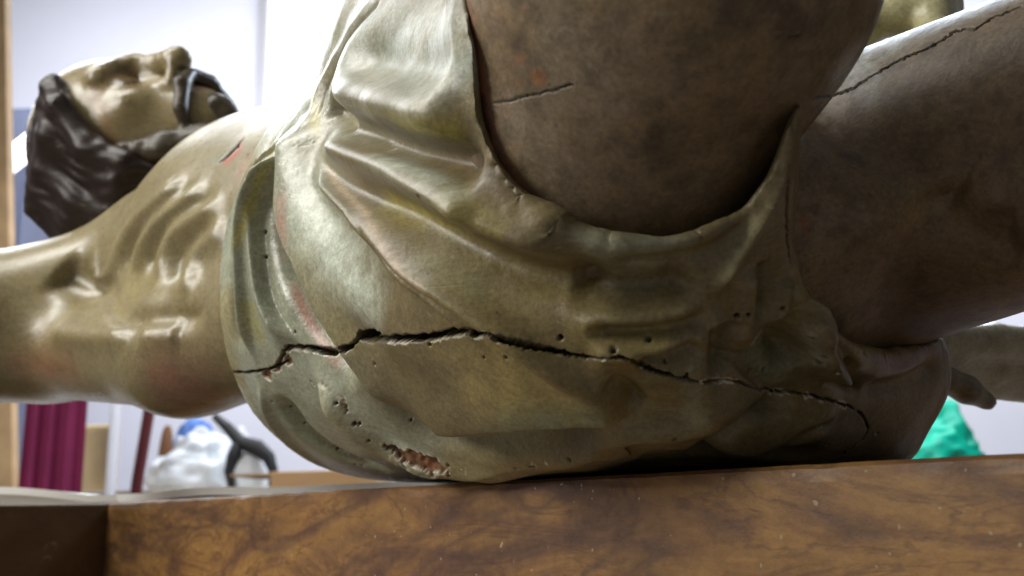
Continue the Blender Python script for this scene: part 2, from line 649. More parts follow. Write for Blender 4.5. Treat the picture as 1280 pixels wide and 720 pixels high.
def sdf_head(P):
    f = s_ell(P, hp(.03, -.012, 0), HAX, (.102, .108, .086))
    f = smin(f, s_ell(P, hp(-.03, .03, 0), HAX, (.1, .074, .068)), .03)
    f = smin(f, s_ell(P, hp(-.1, .062, 0), HAX, (.034, .038, .036)), .03)
    for s in (-1, 1):
        f = smin(f, s_ell(P, hp(-.022, .066, s * .046), HAX, (.022, .022, .02)), .018)
        f = smin(f, s_cap(P, hp(.026, .084, s * .05), hp(.022, .102, s * .008), .013, .012), .012)
        f = smax(f, -s_ell(P, hp(-.002, .112, s * .034), HAX, (.020, .031, .025)), .010)
        f = smin(f, s_ell(P, hp(-.001, .078, s * .034), HAX, (.014, .016, .019)), .004)
        f = smin(f, s_ell(P, hp(-.043, .108, s * .016), HAX, (.011, .012, .009)), .006)
    f = smin(f, s_cap(P, hp(.02, .098, 0), hp(-.034, .130, 0), .010, .0165), .012)
    for s in (-1, 1):
        f = smax(f, -s_ell(P, hp(-.05, .118, s * .008), HAX, (.006, .009, .005)), .004)
    f = smin(f, s_ell(P, hp(-.078, .078, 0), HAX, (.04, .032, .036)), .015)
    f = smin(f, s_cap(P, hp(-.074, .102, -.016), hp(-.074, .102, .016), .007, .007), .008)
    return f


FINGERS = []


def local(P, f, centre, rad, fn):
    m = np.linalg.norm(P - np.asarray(centre, np.float32), axis=1) < rad
    if m.any():
        f = f.copy()
        f[m] = fn(P[m], f[m])
    return f


AR = KNEE_R + nrm(-A * .75 - UP * .8 - R * .05) * .37
AL = KNEE_L + nrm(-A * .9 - UP * .35 - R * .1) * .40
ARM = [(SH_R, .074), (pix(30, 405, .945), .067), (pix(-60, 412, .92), .066), (pix(-330, 430, .86), .05), (pix(-400, 428, .845), .05), (pix(-760, 400, .76), .031)]
LARM = [(SH_L, .082), (bf(.68, -.36, .27), .066), (bf(.74, -.52, .28), .05), (bf(.8, -.78, .3), .032)]


def sdf_legs(P, f):
    f = smin(f, s_cap(P, HIP_R, R1, .072, .078), .010)
    f = smin(f, s_cap(P, R1, R1 + rd * .075, .078, .0905), .008)
    f = smin(f, s_cap(P, R1 + rd * .075, KNEE_R, .0905, .062), .02)
    f = smin(f, s_cap(P, HIP_L, L1, .095, .090), .008)
    f = smin(f, s_cap(P, L1, KNEE_L, .090, .058), .008)
    for K, An in ((KNEE_R, AR), (KNEE_L, AL)):
        d = nrm(An - K)
        f = smin(f, s_cap(P, K, K + d * .14, .058, .056), .03)
        f = smin(f, s_cap(P, K + d * .14, An, .056, .034), .02)
        ft = nrm(-A * .8 - UP * .35 if K is KNEE_R else -A * .55 + UP * .6)
        f = smin(f, s_cap(P, An, An + ft * .17, .036, .022), .02)
    return f


def sdf_arms(P, f):
    for (a, ra), (b, rb) in zip(ARM, ARM[1:]):
        f = smin(f, s_cap(P, a, b, ra, rb), .035)
    hd = nrm(ARM[-1][0] - ARM[-2][0])
    W = ARM[-1][0]
    f = smin(f, s_ell(P, W + hd * .05, np.stack([hd, UP, np.cross(hd, UP)]), (.055, .018, .042)), .02)
    side = np.cross(hd, UP)
    for k in range(4):
        b = W + hd * .085 + side * (-.03 + .02 * k)
        m = b + hd * .04 + UP * .012
        f = smin(f, s_cap(P, b, m, .0105, .0095), .006)
        f = smin(f, s_cap(P, m, m + hd * .02 + UP * .03, .0095, .008), .004)
    th = W + hd * .03 + side * -.045
    f = smin(f, s_cap(P, W + hd * .02 - side * .03, th + hd * .05 + UP * .03 - side * .02, .013, .01), .008)
    # breast, shoulder line and the flank below the armpit
    f = smin(f, s_cap(P, pix(35, 392, .96), pix(205, 308, .96), .045, .05), .03)
    f = smin(f, s_cap(P, pix(205, 308, .96), bf(.50, .03, .31), .05, .055), .03)
    f = smin(f, s_cap(P, pix(75, 440, .93), pix(235, 440, .82), .046, .05), .035)
    f = smin(f, s_cap(P, pix(235, 440, .82), bf(.2, .08, .16), .05, .05), .035)
    return f


def sdf_left_arm(P, f):
    for (a, ra), (b, rb) in zip(LARM, LARM[1:]):
        f = smin(f, s_cap(P, a, b, ra, rb), .035)
    return smin(f, s_ell(P, bf(.82, -.85, .3), np.stack([R, A, UP]), (.07, .04, .02)), .02)


def sdf_body(P):
    T = [-.10, 0, .12, .22, .34, .45, .56, .64, .70]
    f = s_loft(P, T, [.10, .15, .15, .142, .165, .19, .185, .12, .06],
               [.07, .10, .112, .125, .143, .146, .098, .065, .05],
               [.14, .155, .17, .205, .227, .246, .24, .255, .275])
    t = (P - C0.astype(np.float32)) @ A.astype(np.float32)
    m = t < .25
    if m.any(): f[m] = sdf_legs(P[m], f[m])
    rr = (P - C0.astype(np.float32)) @ R.astype(np.float32)
    m = (t > .08) & (rr > -.16)
    if m.any(): f[m] = sdf_arms(P[m], f[m])
    m = (t > .3) & (rr < .02)
    if m.any(): f[m] = sdf_left_arm(P[m], f[m])
    f = local(P, f, HC, .40, lambda p, g: smin(smin(g, s_cap(p, bf(.62, 0, .29), hp(-.05, -.03, 0), .064, .058), .04), sdf_head(p), .012))
    return f


# ------------------------------------------------------------------ loincloth solid
WIN_R = np.array([(560, -400), (583, 0), (596, 70), (604, 150), (622, 200), (655, 240), (700, 277), (755, 297), (830, 300), (880, 289),
                  (928, 262), (960, 218), (983, 155), (1012, 92), (1060, 55), (1190, 0), (1500, -400)], float)
WIN_L = np.array([(1024, 84), (1004, 120), (999, 200), (993, 300), (1001, 350), (1028, 398), (1062, 428), (1108, 437), (1150, 428), (1205, 408), (1290, 376),
                  (1700, 250), (1700, -400), (1300, -300), (1180, 0), (1075, 45)], float)


def poly_sd(u, v, poly):
    """signed pixel distance, negative inside"""
    d = np.full(len(u), 1e9); inside = np.zeros(len(u), bool)
    n = len(poly)
    for i in range(n):
        x0, y0 = poly[i]; x1, y1 = poly[(i + 1) % n]
        ex, ey = x1 - x0, y1 - y0
        k = np.clip(((u - x0) * ex + (v - y0) * ey) / (ex * ex + ey * ey), 0, 1)
        d = np.minimum(d, (u - x0 - k * ex) ** 2 + (v - y0 - k * ey) ** 2)
        c = (y0 <= v) != (y1 <= v)
        with np.errstate(divide='ignore', invalid='ignore'):
            xi = x0 + (v - y0) * ex / (ey if ey else 1e-9)
        inside ^= c & (u < xi)
    d = np.sqrt(d)
    return np.where(inside, -d, d)


_R1o = pix(796, 150, .47); _rdo = nrm(pix(834, -10, .437) - _R1o)
HR0, HR1 = _R1o - _rdo * .05, _R1o + _rdo * .045


def sdf_cloth(P):
    T = [-.085, -.03, .04, .12, .19, .25, .31]
    f = s_loft(P, T, [.10, .150, .178, .180, .182, .186, .180],
               [.080, .125, .150, .162, .175, .183, .178],
               [.118, .142, .156, .168, .190, .200, .20], p=2.25)
    f = smin(f, s_cap(P, HR0, HR1, .106, .100), .075)
    f = smin(f, s_cap(P, pix(480, 215, .672), pix(630, 275, .575), .066, .07), .04)
    f = smin(f, s_cap(P, pix(520, 84, .635), pix(650, 122, .525), .060, .066), .03)
    f = smin(f, s_cap(P, pix(575, -25, .66), pix(690, -70, .55), .072, .08), .04)
    f = smin(f, s_cap(P, HIP_L - ld * .02, L1 - ld * .045, .114, .102), .03)
    # gathered cloth under the far buttock
    f = smin(f, s_cap(P, pix(960, 500, .545), pix(1110, 472, .575), .045, .034), .04)
    f = smin(f, s_cap(P, pix(1060, 530, .56), pix(1090, 560, .57), .022, .022), .03)
    # waist end, leaning so that the front sits lower on the belly
    q = P - (C0 + UP * Z0)
    cut = (q @ A) - (.262 - .42 * (q[:, 2] - .20) - .25 * np.maximum(q[:, 2] - .2, 0))
    f = smax(f, cut, .008)
    f = smax(f, (BEAM_TOP + .0005) - P[:, 2], .012)
    m = f < .03
    u, v, z = project(P[m])
    g = f[m]
    g = smax(g, -np.where(z < .60, poly_sd(u, v, WIN_R) * z / F_PX, .2), .004)
    g = smax(g, -np.where(z < .72, poly_sd(u, v, WIN_L) * z / F_PX, .2), .004)
    f[m] = g
    return f


M_skin = polychrome('varnished_flesh_paint', .85, ochre=(.30, .20, .08), streaky=.22, rough_lo=.25, rough_hi=.60, bumpy=.7)
M_cloth = polychrome('varnished_cloth_paint', .56, grime=(.13, .105, .042), rough_lo=.2, rough_hi=.55, bumpy=1.0)
M_hair = polychrome('dark_hair_paint', .3, grime=(.02, .014, .01), rough_lo=.2, rough_hi=.6, ochre=(.05, .03, .018))
M_hair.node_tree.nodes['Principled BSDF'].inputs['Specular IOR Level'].default_value = .3

statue = empty('carved_statue', bf(.1, 0, .015))
tag(statue, 'carved painted wooden statue of a reclining bearded man in a cracked loincloth', 'statue')
COLL_INV = Matrix.Translation(-Vector(statue.location))


def adopt(o, parent=None):
    o.parent = parent or statue
    if parent is None:
        o.matrix_parent_inverse = Matrix.Translation(-Vector(statue.location))
    return o


import time
_t0 = time.time()
def clock(what):
    print('TIME', what, round(time.time() - _t0, 1))
V, Q = surface_nets(sdf_body, (-1.05, .02, 1.02), (.75, 1.85, 1.80), .0072)
V = smooth_verts(V, Q, 2)
V2, Q2 = subdivide(V, Q, 1)
body = Sculpt(V2, Q2, (.265, .22, .115), .88, (V, Q))
clock('body')
V, Q = surface_nets(sdf_cloth, (-.32, .30, 1.10), (.34, 1.0, 1.60), .0036)
V = smooth_verts(V, Q, 1)
V2, Q2 = subdivide(V, Q, 1)
cloth = Sculpt(V2, Q2, (.36, .36, .27), .75, (V, Q))
clock('cloth %d %d' % (len(body.V), len(cloth.V)))

bn0 = nrm([.73, .68, 0])
# ------------------------------------------------------------------ carving the loincloth: every fold as a line laid on it
c = cloth
_u1, _v1, _ = project(c.V)
_u1, _v1, _ = project(c.V)
c.relax((_u1 > 440) & (_u1 < 584) & (_v1 > -90) & (_v1 < 150) & (c.facing() > .15), 260)
c.step([(590, 173), (560, 175), (520, 170), (480, 158), (450, 142), (425, 127), (405, 118)], .010, .003, .045)
c.ridge([(410, 130), (425, 140), (445, 158)], .007, -.008)
c.ridge([(430, 150), (500, 187), (560, 204), (610, 225)], .013, -.013)
c.ridge([(440, 72), (480, 80), (520, 86), (580, 86)], .014, -.008)
c.ridge([(430, 112), (480, 134), (540, 146), (580, 147)], .013, .010)
c.ridge([(482, 0), (446, 42), (416, 88), (404, 115), (398, 160)], .0025, -.002, (.1, .1))
c.ridge([(470, 0), (434, 45), (406, 90), (392, 130), (384, 175)], .004, .0015, (.1, .1))
c.ridge([(405, 180), (440, 192), (490, 212), (540, 235), (600, 262), (650, 284), (700, 300), (760, 313)], .0095, .016, (.1, .25))
c.step([(430, 178), (500, 200), (560, 222), (600, 244), (625, 258)], .006, .0012, .012)
c.ridge([(440, 225), (500, 265), (560, 303), (620, 335), (690, 358), (780, 362)], .012, -.015)
c.ridge([(400, 205), (425, 238), (455, 265), (480, 292), (520, 333), (565, 363), (610, 393), (650, 420), (700, 455), (745, 478), (790, 500)], .0062, .012, (.1, .3))
c.ridge([(400, 190), (425, 232), (455, 265), (470, 292), (495, 338), (530, 365), (555, 385), (580, 407), (620, 440)], .0022, .0032)
c.ridge([(375, 200), (400, 270), (440, 340), (490, 400), (530, 440), (580, 490)], .019, .008, (.25, .35))
c.step([(517, 524), (470, 460), (445, 422), (425, 393), (400, 345), (385, 320), (371, 280), (366, 240), (366, 185), (376, 140)], .015, .0013, .03)
c.ridge([(358, 190), (350, 240), (350, 290), (362, 345), (385, 400), (415, 440), (450, 490)], .011, -.016)
c.step([(352, 190), (335, 240), (330, 285), (332, 320), (341, 370), (356, 402), (375, 427)], .011, .0011, .018)
c.ridge([(362, 170), (338, 225), (322, 280), (312, 340), (310, 385), (315, 425), (324, 458)], .0042, .009)
c.ridge([(352, 165), (325, 225), (305, 275), (287, 320)], .003, .005)
c.ridge([(345, 200), (318, 255), (300, 310), (295, 380), (300, 440)], .006, -.007)
c.ridge([(326, 470), (332, 500), (352, 540), (400, 580), (470, 604)], .005, .007)
c.ridge([(345, 490), (375, 535), (430, 572), (500, 594)], .010, -.013)
c.ridge([(385, 455), (420, 490), (455, 530), (495, 562), (540, 580), (600, 590), (680, 585)], .010, .015)
c.ridge([(450, 460), (485, 505), (520, 542), (580, 562), (650, 562), (720, 548), (770, 522)], .010, -.017)
c.step([(798, 514), (720, 517), (650, 521), (580, 528), (530, 530)], .012, .0018, .03)
c.ridge([(755, 468), (780, 485), (799, 512)], .005, -.007)
c.ridge([(560, 583), (640, 590), (700, 577), (745, 555), (780, 537), (850, 530), (900, 515), (950, 490)], .011, .009)
c.ridge([(740, 592), (790, 580), (880, 574), (960, 571), (1040, 567)], .010, -.014, (.1, .25))
c.ridge([(855, 582), (885, 558), (930, 528), (965, 505), (1000, 492)], .0055, -.015)
c.ridge([(900, 570), (960, 545), (1010, 525), (1050, 522)], .014, .008)
c.ridge([(935, 562), (990, 540), (1040, 520)], .004, -.005)
c.ridge([(962, 232), (945, 264), (915, 292), (870, 312), (820, 322), (750, 333)], .0055, -.007, (.4, .2))
c.ridge([(996, 140), (988, 180), (977, 225), (956, 260), (930, 302), (908, 337), (892, 371)], .0024, .0028, (.4, .15))
c.ridge([(950, 246), (928, 271), (882, 299), (830, 312), (760, 309), (705, 290)], .0065, .007, (.3, .2))
c.ridge([(978, 222), (958, 258), (930, 300), (908, 335), (892, 370)], .0042, .0035, (.4, .2))
c.ridge([(890, 374), (860, 388), (810, 400), (750, 400), (690, 385)], .007, .009, (.2, .4))
c.ridge([(880, 345), (840, 365), (780, 370), (700, 360)], .011, -.013)
c.ridge([(892, 392), (860, 405), (800, 417), (730, 412)], .0055, -.010)
c.ridge([(885, 405), (850, 425), (800, 437), (730, 428)], .007, .006)
c.ridge([(880, 425), (840, 448), (790, 455)], .006, -.009)
c.ridge([(890, 380), (887, 415), (880, 450), (878, 500), (880, 525)], .007, .0045)
c.ridge([(908, 400), (902, 440), (905, 470)], .008, -.010)
c.ridge([(955, 325), (950, 370), (952, 400)], .0035, -.006)
c.ridge([(940, 330), (935, 390), (925, 440)], .006, .005)
c.ridge([(985, 345), (975, 390), (965, 430)], .005, .005)
c.ridge([(1000, 385), (1010, 415), (1022, 445), (1042, 466)], .007, .014, (.15, .08))
c.ridge([(1022, 395), (1040, 425), (1058, 462)], .0045, -.008)
c.ridge([(978, 390), (985, 425), (1005, 455)], .009, -.014)
c.ridge([(1012, 466), (1050, 476), (1078, 492)], .003, -.005)
c.ridge([(998, 372), (1022, 412), (1060, 448), (1105, 462), (1150, 456), (1185, 444)], .007, .006)
c.ridge([(1075, 490), (1110, 480), (1150, 462), (1185, 450)], .006, -.006)
c.ridge([(960, 430), (950, 460), (935, 480)], .018, -.007)
c.disp += .0016 * vnoise(c.V, 28, 31) + .0006 * vnoise(c.V, 75, 32)

c.disp *= c.facing()
c.bake(False)
_z = BEAM_TOP - .003 - c.V[:, 2]
c.V[:, 2] += np.where(_z > -.01, np.log1p(np.exp(np.clip(_z / .002, -20, 20))) * .002, 0)
_u1, _v1, _ = project(c.V)
_m = np.clip((_u1 - 742) / 25, 0, 1) * np.clip((1030 - _u1) / 130, 0, 1) * np.clip((BEAM_TOP + .0035 + .0075 * np.clip((1010 - _u1) / 200, 0, 1) - c.V[:, 2]) / .0045, 0, 1)
c.V += (bn0 * .03)[None] * _m[:, None]
c.bake()
c.refine()
# paint of the loincloth: pale grey green round the waist, browner towards the seat
_q = c.V - (C0 + UP * Z0)
_t = _q @ A
k = np.clip((_t - .02 + .05 * vnoise(c.V, 14, 41)) / .19, 0, 1)[:, None]
c.col = np.array([.200, .158, .082]) * (1 - k) + np.array([.385, .415, .33]) * k
k = np.clip(vnoise(c.V, 22, 42) * 1.3 - .1, 0, .6)[:, None] * np.array(1.0)
c.col = c.col * (1 - k) + np.array([.34, .27, .105]) * k
c.gloss = .40 + .58 * np.clip((_t + .0) / .18, 0, 1)
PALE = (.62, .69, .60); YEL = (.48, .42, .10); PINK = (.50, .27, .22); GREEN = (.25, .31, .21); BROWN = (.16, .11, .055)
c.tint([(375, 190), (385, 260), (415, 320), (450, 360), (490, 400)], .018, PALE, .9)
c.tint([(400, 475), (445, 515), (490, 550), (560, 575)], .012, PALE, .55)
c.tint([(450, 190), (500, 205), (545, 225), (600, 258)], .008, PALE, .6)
c.tint([(410, 70), (480, 60), (560, 80), (590, 130)], .035, (.36, .39, .34), .85)
c.tint([(480, 150), (540, 165), (590, 168)], .006, YEL, .8)
c.tint([(470, 235), (520, 270), (600, 285), (640, 300)], .011, YEL, .6, freq=120)
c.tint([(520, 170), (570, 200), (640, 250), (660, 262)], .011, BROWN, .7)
c.tint([(362, 345), (376, 380), (395, 415), (420, 450), (432, 466)], .0035, PINK, .9, noise=.2)
c.tint([(352, 230), (352, 290), (358, 330)], .006, PINK, .55)
c.tint([(395, 185), (425, 235), (455, 265), (470, 292), (500, 340), (560, 390)], .0025, (.55, .40, .27), .7)
c.tint([(385, 60), (392, 130), (398, 180)], .004, YEL, .7)
c.tint([(350, 170), (322, 230), (300, 290), (285, 330)], .004, YEL, .7)
c.tint([(313, 370), (320, 410), (335, 425)], .009, YEL, .5, freq=130)
c.tint([(520, 350), (580, 400), (640, 470), (620, 500)], .030, (.35, .27, .105), .7, freq=60)
c.tint([(560, 480), (640, 500), (740, 500)], .018, (.38, .29, .10), .7, freq=60)
c.tint([(700, 420), (780, 430), (850, 430)], .014, (.33, .27, .09), .7, freq=60)
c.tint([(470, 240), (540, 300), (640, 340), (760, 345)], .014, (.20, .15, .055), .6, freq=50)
c.tint([(840, 500), (900, 495), (960, 470)], .016, (.22, .21, .13), .7, freq=50)
c.tint([(500, 320), (560, 340), (620, 380)], .01, (.35, .34, .2), .5)
c.tint([(345, 500), (390, 550), (450, 585)], .011, GREEN, .6)
c.tint([(600, 545), (700, 535), (770, 530)], .014, GREEN, .6)
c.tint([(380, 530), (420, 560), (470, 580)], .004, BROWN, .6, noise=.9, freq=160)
c.tint([(600, 605), (650, 606), (690, 598)], .007, (.42, .42, .34), .8)
c.tint([(1010, 405), (1018, 435), (1035, 460)], .006, (.40, .36, .27), .8, freq=160)
c.tint([(1015, 345), (1045, 405), (1075, 440)], .004, (.36, .30, .22), .6)
c.tint([(705, 290), (760, 304), (830, 309), (880, 298)], .005, (.38, .40, .30), .8)
c.tint([(892, 372), (915, 330), (955, 260)], .0035, (.36, .33, .18), .7)
c.tint([(940, 430), (960, 460), (945, 475)], .012, GREEN, .6)
c.tint([(720, 300), (780, 330), (840, 330)], .014, (.30, .30, .2), .5)
c.tint([(770, 545), (840, 535), (900, 520)], .008, (.30, .29, .2), .6)
c.tint([(1080, 458), (1130, 455), (1185, 440)], .008, (.24, .12, .07), .8)
c.tint([(760, 470), (700, 440), (650, 400)], .02, (.27, .2, .09), .5)

# the split along the grain, its flaked gesso, worm holes and chips
DARK = (.018, .011, .007); GESSO = (.74, .68, .56); WOOD = (.30, .13, .06)  # the dark tone is shade inside splits and holes, put into their walls
cr = dict(smooth=False, step=3.0)
c.groove([(276, 467), (300, 466), (326, 464), (343, 459), (359, 452)], .0011, .010, (.0, .05), DARK, (GESSO, 1, .001, .5), rough=.5, seed=1, **cr)
c.groove([(356, 438), (366, 434), (380, 435), (400, 438), (420, 440), (442, 432)], .0021, .012, (.05, .15), DARK, (GESSO, 1, .001, .3), rough=.6, seed=2, **cr)
c.groove([(356, 438), (352, 446), (345, 460)], .0016, .008, (.1, .1), (.10, .05, .025), rough=.6, seed=12, **cr)
c.groove([(445, 421), (460, 424), (480, 425), (505, 424), (540, 421), (570, 415), (600, 418), (640, 427), (680, 435), (720, 445), (750, 449), (768, 448)],
         .0019, .012, (.02, .75), DARK, (GESSO, 1, .0010, .35), rough=.7, seed=3, **cr)
c.groove([(434, 435), (441, 431), (448, 423)], .0012, .008, (.0, .0), DARK, rough=.2, seed=14, **cr)
c.groove([(447, 417), (458, 418), (472, 416), (478, 422)], .0022, .008, (.1, .1), (.06, .035, .02), rough=.5, seed=13, **cr)
c.groove([(762, 448), (775, 447), (790, 451), (820, 463), (845, 472), (860, 475), (876, 478)], .0008, .006, (.1, .1), DARK, (GESSO, 1, .001, .35), rough=.6, seed=4, **cr)
c.groove([(876, 478), (905, 475), (925, 478), (945, 485)], .0006, .003, (.1, .1), (.09, .06, .03), (GESSO, 0, .0008, .25), rough=.6, seed=5, **cr)
c.groove([(945, 485), (968, 488), (985, 490), (1010, 494), (1030, 498), (1052, 505), (1070, 512)], .00055, .003, (.1, .1), DARK, (GESSO, 0, .0014, .05), rough=.9, seed=6, **cr)
c.groove([(1070, 512), (1080, 522), (1085, 535), (1080, 548), (1066, 560), (1040, 573)], .0006, .004, (.1, .05), DARK, None, rough=.5, seed=7, **cr)
c.groove([(988, 205), (984, 250), (984, 300), (988, 330)], .0006, .003, (.2, .2), DARK, None, rough=.5, seed=8, **cr)
c.groove([(855, 476), (860, 466)], .0005, .003, (.0, .1), DARK, None, rough=.2, seed=8, **cr)
for x, y, lx, ly, an, sd in ((333, 468, .0045, .0035, .4, 2), (359, 451, .003, .004, 0, 5), (527, 577, .0155, .0052, -.2, 11), (345, 462, .004, .002, .3, 8)):
    c.chip(x, y, lx, ly, an, .0025, WOOD, GESSO, sd)
c.chip(503, 585, .004, .002, -.3, .0005, (.58, .56, .48), GESSO, 21)
for x, y, r in ((332, 290, 2.2), (333, 321, 2.2), (369, 415, 2.3), (523, 246, 2), (700, 422, 2.8), (767, 438, 2.4), (811, 423, 2.6), (632, 447, 1.7),
                (537, 431, 1.6), (831, 451, 1.5), (468, 455, 1.6), (420, 504, 2.3), (431, 509, 2.6), (433, 514, 2.2), (443, 530, 2.6), (449, 530, 2.2),
                (389, 477, 2.2), (396, 476, 1.8), (403, 479, 2.0), (392, 481, 1.8), (461, 551, 1.8), (479, 577, 1.6), (496, 597, 2.2), (444, 581, 1.8),
                (453, 582, 1.5), (443, 590, 1.5), (524, 596, 2), (561, 595, 2.2), (663, 584, 2), (667, 585, 2.4), (711, 575, 2.6), (645, 586, 1.7),
                (422, 561, 2), (514, 525, 1.5), (844, 550, 2), (831, 560, 1.7), (921, 395, 2.3), (936, 394, 2), (979, 386, 1.8), (1014, 423, 2.2),
                (1029, 446, 2), (1022, 452, 2), (1049, 466, 2), (1025, 532, 2.4), (937, 463, 1.6), (955, 462, 1.5), (1096, 542, 1.5), (1035, 556, 1.6),
                (605, 447, 1.3), (478, 424, 1.6), (364, 508, 1.6), (340, 502, 1.5), (381, 529, 1.6)):
    c.spot(x, y, r * .00042, .004, DARK, GESSO if (x * 7 + y) % 3 == 0 else None)
c.chip(399, 480, .004, .0012, -.4, .0004, (.50, .50, .38), (.50, .50, .38), 31)
c.chip(430, 508, .0014, .003, .3, .0006, GESSO, GESSO, 33)
c.chip(667, 582, .0011, .0016, .3, .0008, GESSO, GESSO, 35)
c.chip(682, 579, .001, .0014, .3, .0008, GESSO, GESSO, 36)
c.groove([(363, 182), (385, 181), (398, 176)], .0003, .0006, col=(.62, .56, .42), smooth=True)   # filament of old glue
c.groove([(475, 190), (488, 188), (500, 184), (505, 178)], .0004, .0005, col=(.75, .72, .6), smooth=True)
c.groove([(955, 400), (953, 412), (942, 425), (930, 443)], .0005, .0008, col=(.45, .4, .3), smooth=True)

clock('cloth strokes')
# ------------------------------------------------------------------ carving and painting the body
b = body
b.refine(-60, 315, 270)
b.refine(555)
b.refine(560)
for pts, w, a in (([(140, 350), (147, 318), (165, 285), (195, 255), (235, 218)], .011, .0058),
                  ([(170, 355), (176, 315), (190, 285), (222, 255), (262, 232)], .011, .0058),
                  ([(200, 360), (206, 320), (218, 290), (250, 268), (285, 255)], .011, .0058),
                  ([(235, 375), (240, 335), (258, 305), (290, 285)], .012, .0058)):
    b.ridge(pts, w, a)
for pts, w, a in (([(125, 345), (118, 360), (100, 352), (70, 335)], .018, -.012),
                  ([(133, 335), (138, 370), (150, 395), (170, 402)], .009, -.007),
                  ([(155, 350), (162, 315), (178, 285), (210, 255), (250, 225)], .008, -.0045),
                  ([(186, 355), (192, 315), (205, 288), (236, 262), (275, 244)], .008, -.0045),
                  ([(218, 365), (224, 325), (240, 298), (275, 275)], .008, -.0045),
                  ([(150, 400), (200, 398), (260, 395)], .010, -.006),
                  ([(60, 412), (110, 420), (165, 420)], .012, .007),
                  ([(170, 418), (225, 416)], .012, .004)):
    b.ridge(pts, w, a)
b.groove([(272, 205), (285, 195), (297, 183), (305, 172)], .0028, .005, (.3, .3), (.20, .015, .012), None, smooth=True)
b.tint([(262, 206), (280, 193), (300, 178)], .008, (.24, .27, .2), .6)
b.tint([(276, 206), (290, 197), (305, 178)], .004, (.55, .05, .03), .8)
b.tint([(292, 215), (310, 205), (325, 190)], .012, (.42, .24, .17), .5)
# thighs: dark brown varnish
_vp = b.V - (C0 + UP * Z0)
kl = np.clip((-(_vp @ R) + .02) / .1, 0, 1)[:, None]
kt = np.clip((-(_vp @ A) + .12 + .04 * vnoise(b.V, 12, 50)) / .08, 0, 1)[:, None]
b.col = b.col * (1 - kt) + np.array([.26, .18, .105]) * kt
b.gloss = b.gloss * (1 - kt[:, 0]) + .30 * kt[:, 0]
b.col = b.col * (1 - kl * kt) + np.array([.17, .112, .065]) * kl * kt
n1 = np.clip(vnoise(b.V, 30, 51) * .9 + vnoise(b.V, 80, 52) * .5, 0, .7)[:, None] * kt
b.col = b.col * (1 - n1) + np.array([.29, .20, .085]) * n1
n1 = np.clip(vnoise(b.V, 45, 53) * .9 + vnoise(b.V, 130, 54) * .8 - .2, 0, .8)[:, None] * kt
b.col = b.col * (1 - n1) + np.array([.065, .042, .026]) * n1
b.tint([(640, 40), (700, 80), (690, 180), (760, 230)], .04, (.27, .215, .155), .6, freq=40)
b.tint([(586, 0), (594, 60), (603, 120), (612, 170), (628, 205), (655, 240), (690, 272)], .0045, (.42, .15, .09), .9, ends=(.0, .2))
b.tint([(600, 110), (606, 150), (618, 185)], .0035, (.09, .03, .028), .9)
b.tint([(660, 98), (672, 97), (684, 93)], .0026, (.50, .17, .06), .95, noise=.5, freq=160)
b.tint([(640, 103), (660, 103)], .0012, (.45, .17, .08), .6)
b.tint([(636, 75), (662, 72)], .0018, (.42, .18, .08), .55)
b.tint([(650, 14), (662, 10)], .0016, (.42, .18, .08), .4)
b.tint([(1000, 280), (1012, 276)], .004, (.42, .10, .03), .8)
b.groove([(613, 130), (640, 125), (660, 120), (690, 114), (720, 104)], .0004, .0012, col=DARK, smooth=False, rough=.4, seed=3)
b.groove([(1016, 123), (1035, 121), (1062, 113), (1085, 98), (1115, 80), (1140, 68), (1165, 58), (1195, 39), (1220, 35), (1250, 18), (1280, 8)], .0007, .003, (.05, .05), DARK, None, smooth=False, rough=.8, seed=4, step=3)
b.groove([(985, 46), (1000, 45)], .0004, .001, col=DARK, smooth=False)
b.ridge([(1170, 220), (1190, 262), (1230, 292), (1290, 300)], .014, -.006)
b.ridge([(1200, 230), (1240, 250), (1290, 255)], .016, .005)
# torso: olive varnish, ruddier below
b.tint([(170, 470), (230, 480), (290, 490)], .035, (.27, .14, .085), .75, freq=30)
b.tint([(0, 455), (60, 460), (110, 470)], .022, (.27, .13, .07), .6, freq=30)
b.tint([(140, 340), (200, 360), (260, 380)], .03, (.33, .27, .12), .5, freq=25)
b.tint([(300, 160), (340, 150), (370, 140)], .03, (.46, .42, .32), .6)
# face
for pts, w, cc, a in (([(110, 100), (125, 130), (135, 165), (150, 200)], .012, (.32, .14, .06), .55),
                      ([(130, 90), (160, 88), (175, 100)], .008, (.20, .12, .05), .7),  # shade of the eye socket, painted
                      ([(132, 108), (148, 103), (160, 98)], .0022, (.012, .01, .006), .95),
                      ([(210, 84), (218, 76)], .004, (.02, .015, .01), .9)):
    b.tint(pts, w, cc, a, ends=(.1, .1), noise=.2)
b.tint([(1020, 108), (1060, 92), (1100, 66), (1180, 26), (1290, -18)], .015, (.56, .58, .58), 1.0, ends=(.1, 0), gloss=.2)  # window light on the far thigh's top, put into the colour
for s_ in (-1, 1):
    for P0, rr, cc in ((hp(-.013, .095, s_ * .034), .004, (.02, .014, .008)), (hp(-.05, .121, s_ * .008), .007, (.02, .014, .008))):
        d = np.linalg.norm(b.V - P0, axis=1)
        kk = np.exp(-(d / rr) ** 4)[:, None]
        b.col = b.col * (1 - kk) + np.array(cc) * kk
_h = (b.V - HC) @ HAX.T
kf = np.clip((.17 - np.linalg.norm(_h, axis=1)) / .03, 0, 1)[:, None] * .5
b.col = b.col * (1 - kf) + np.array((.17, .125, .05)) * kf
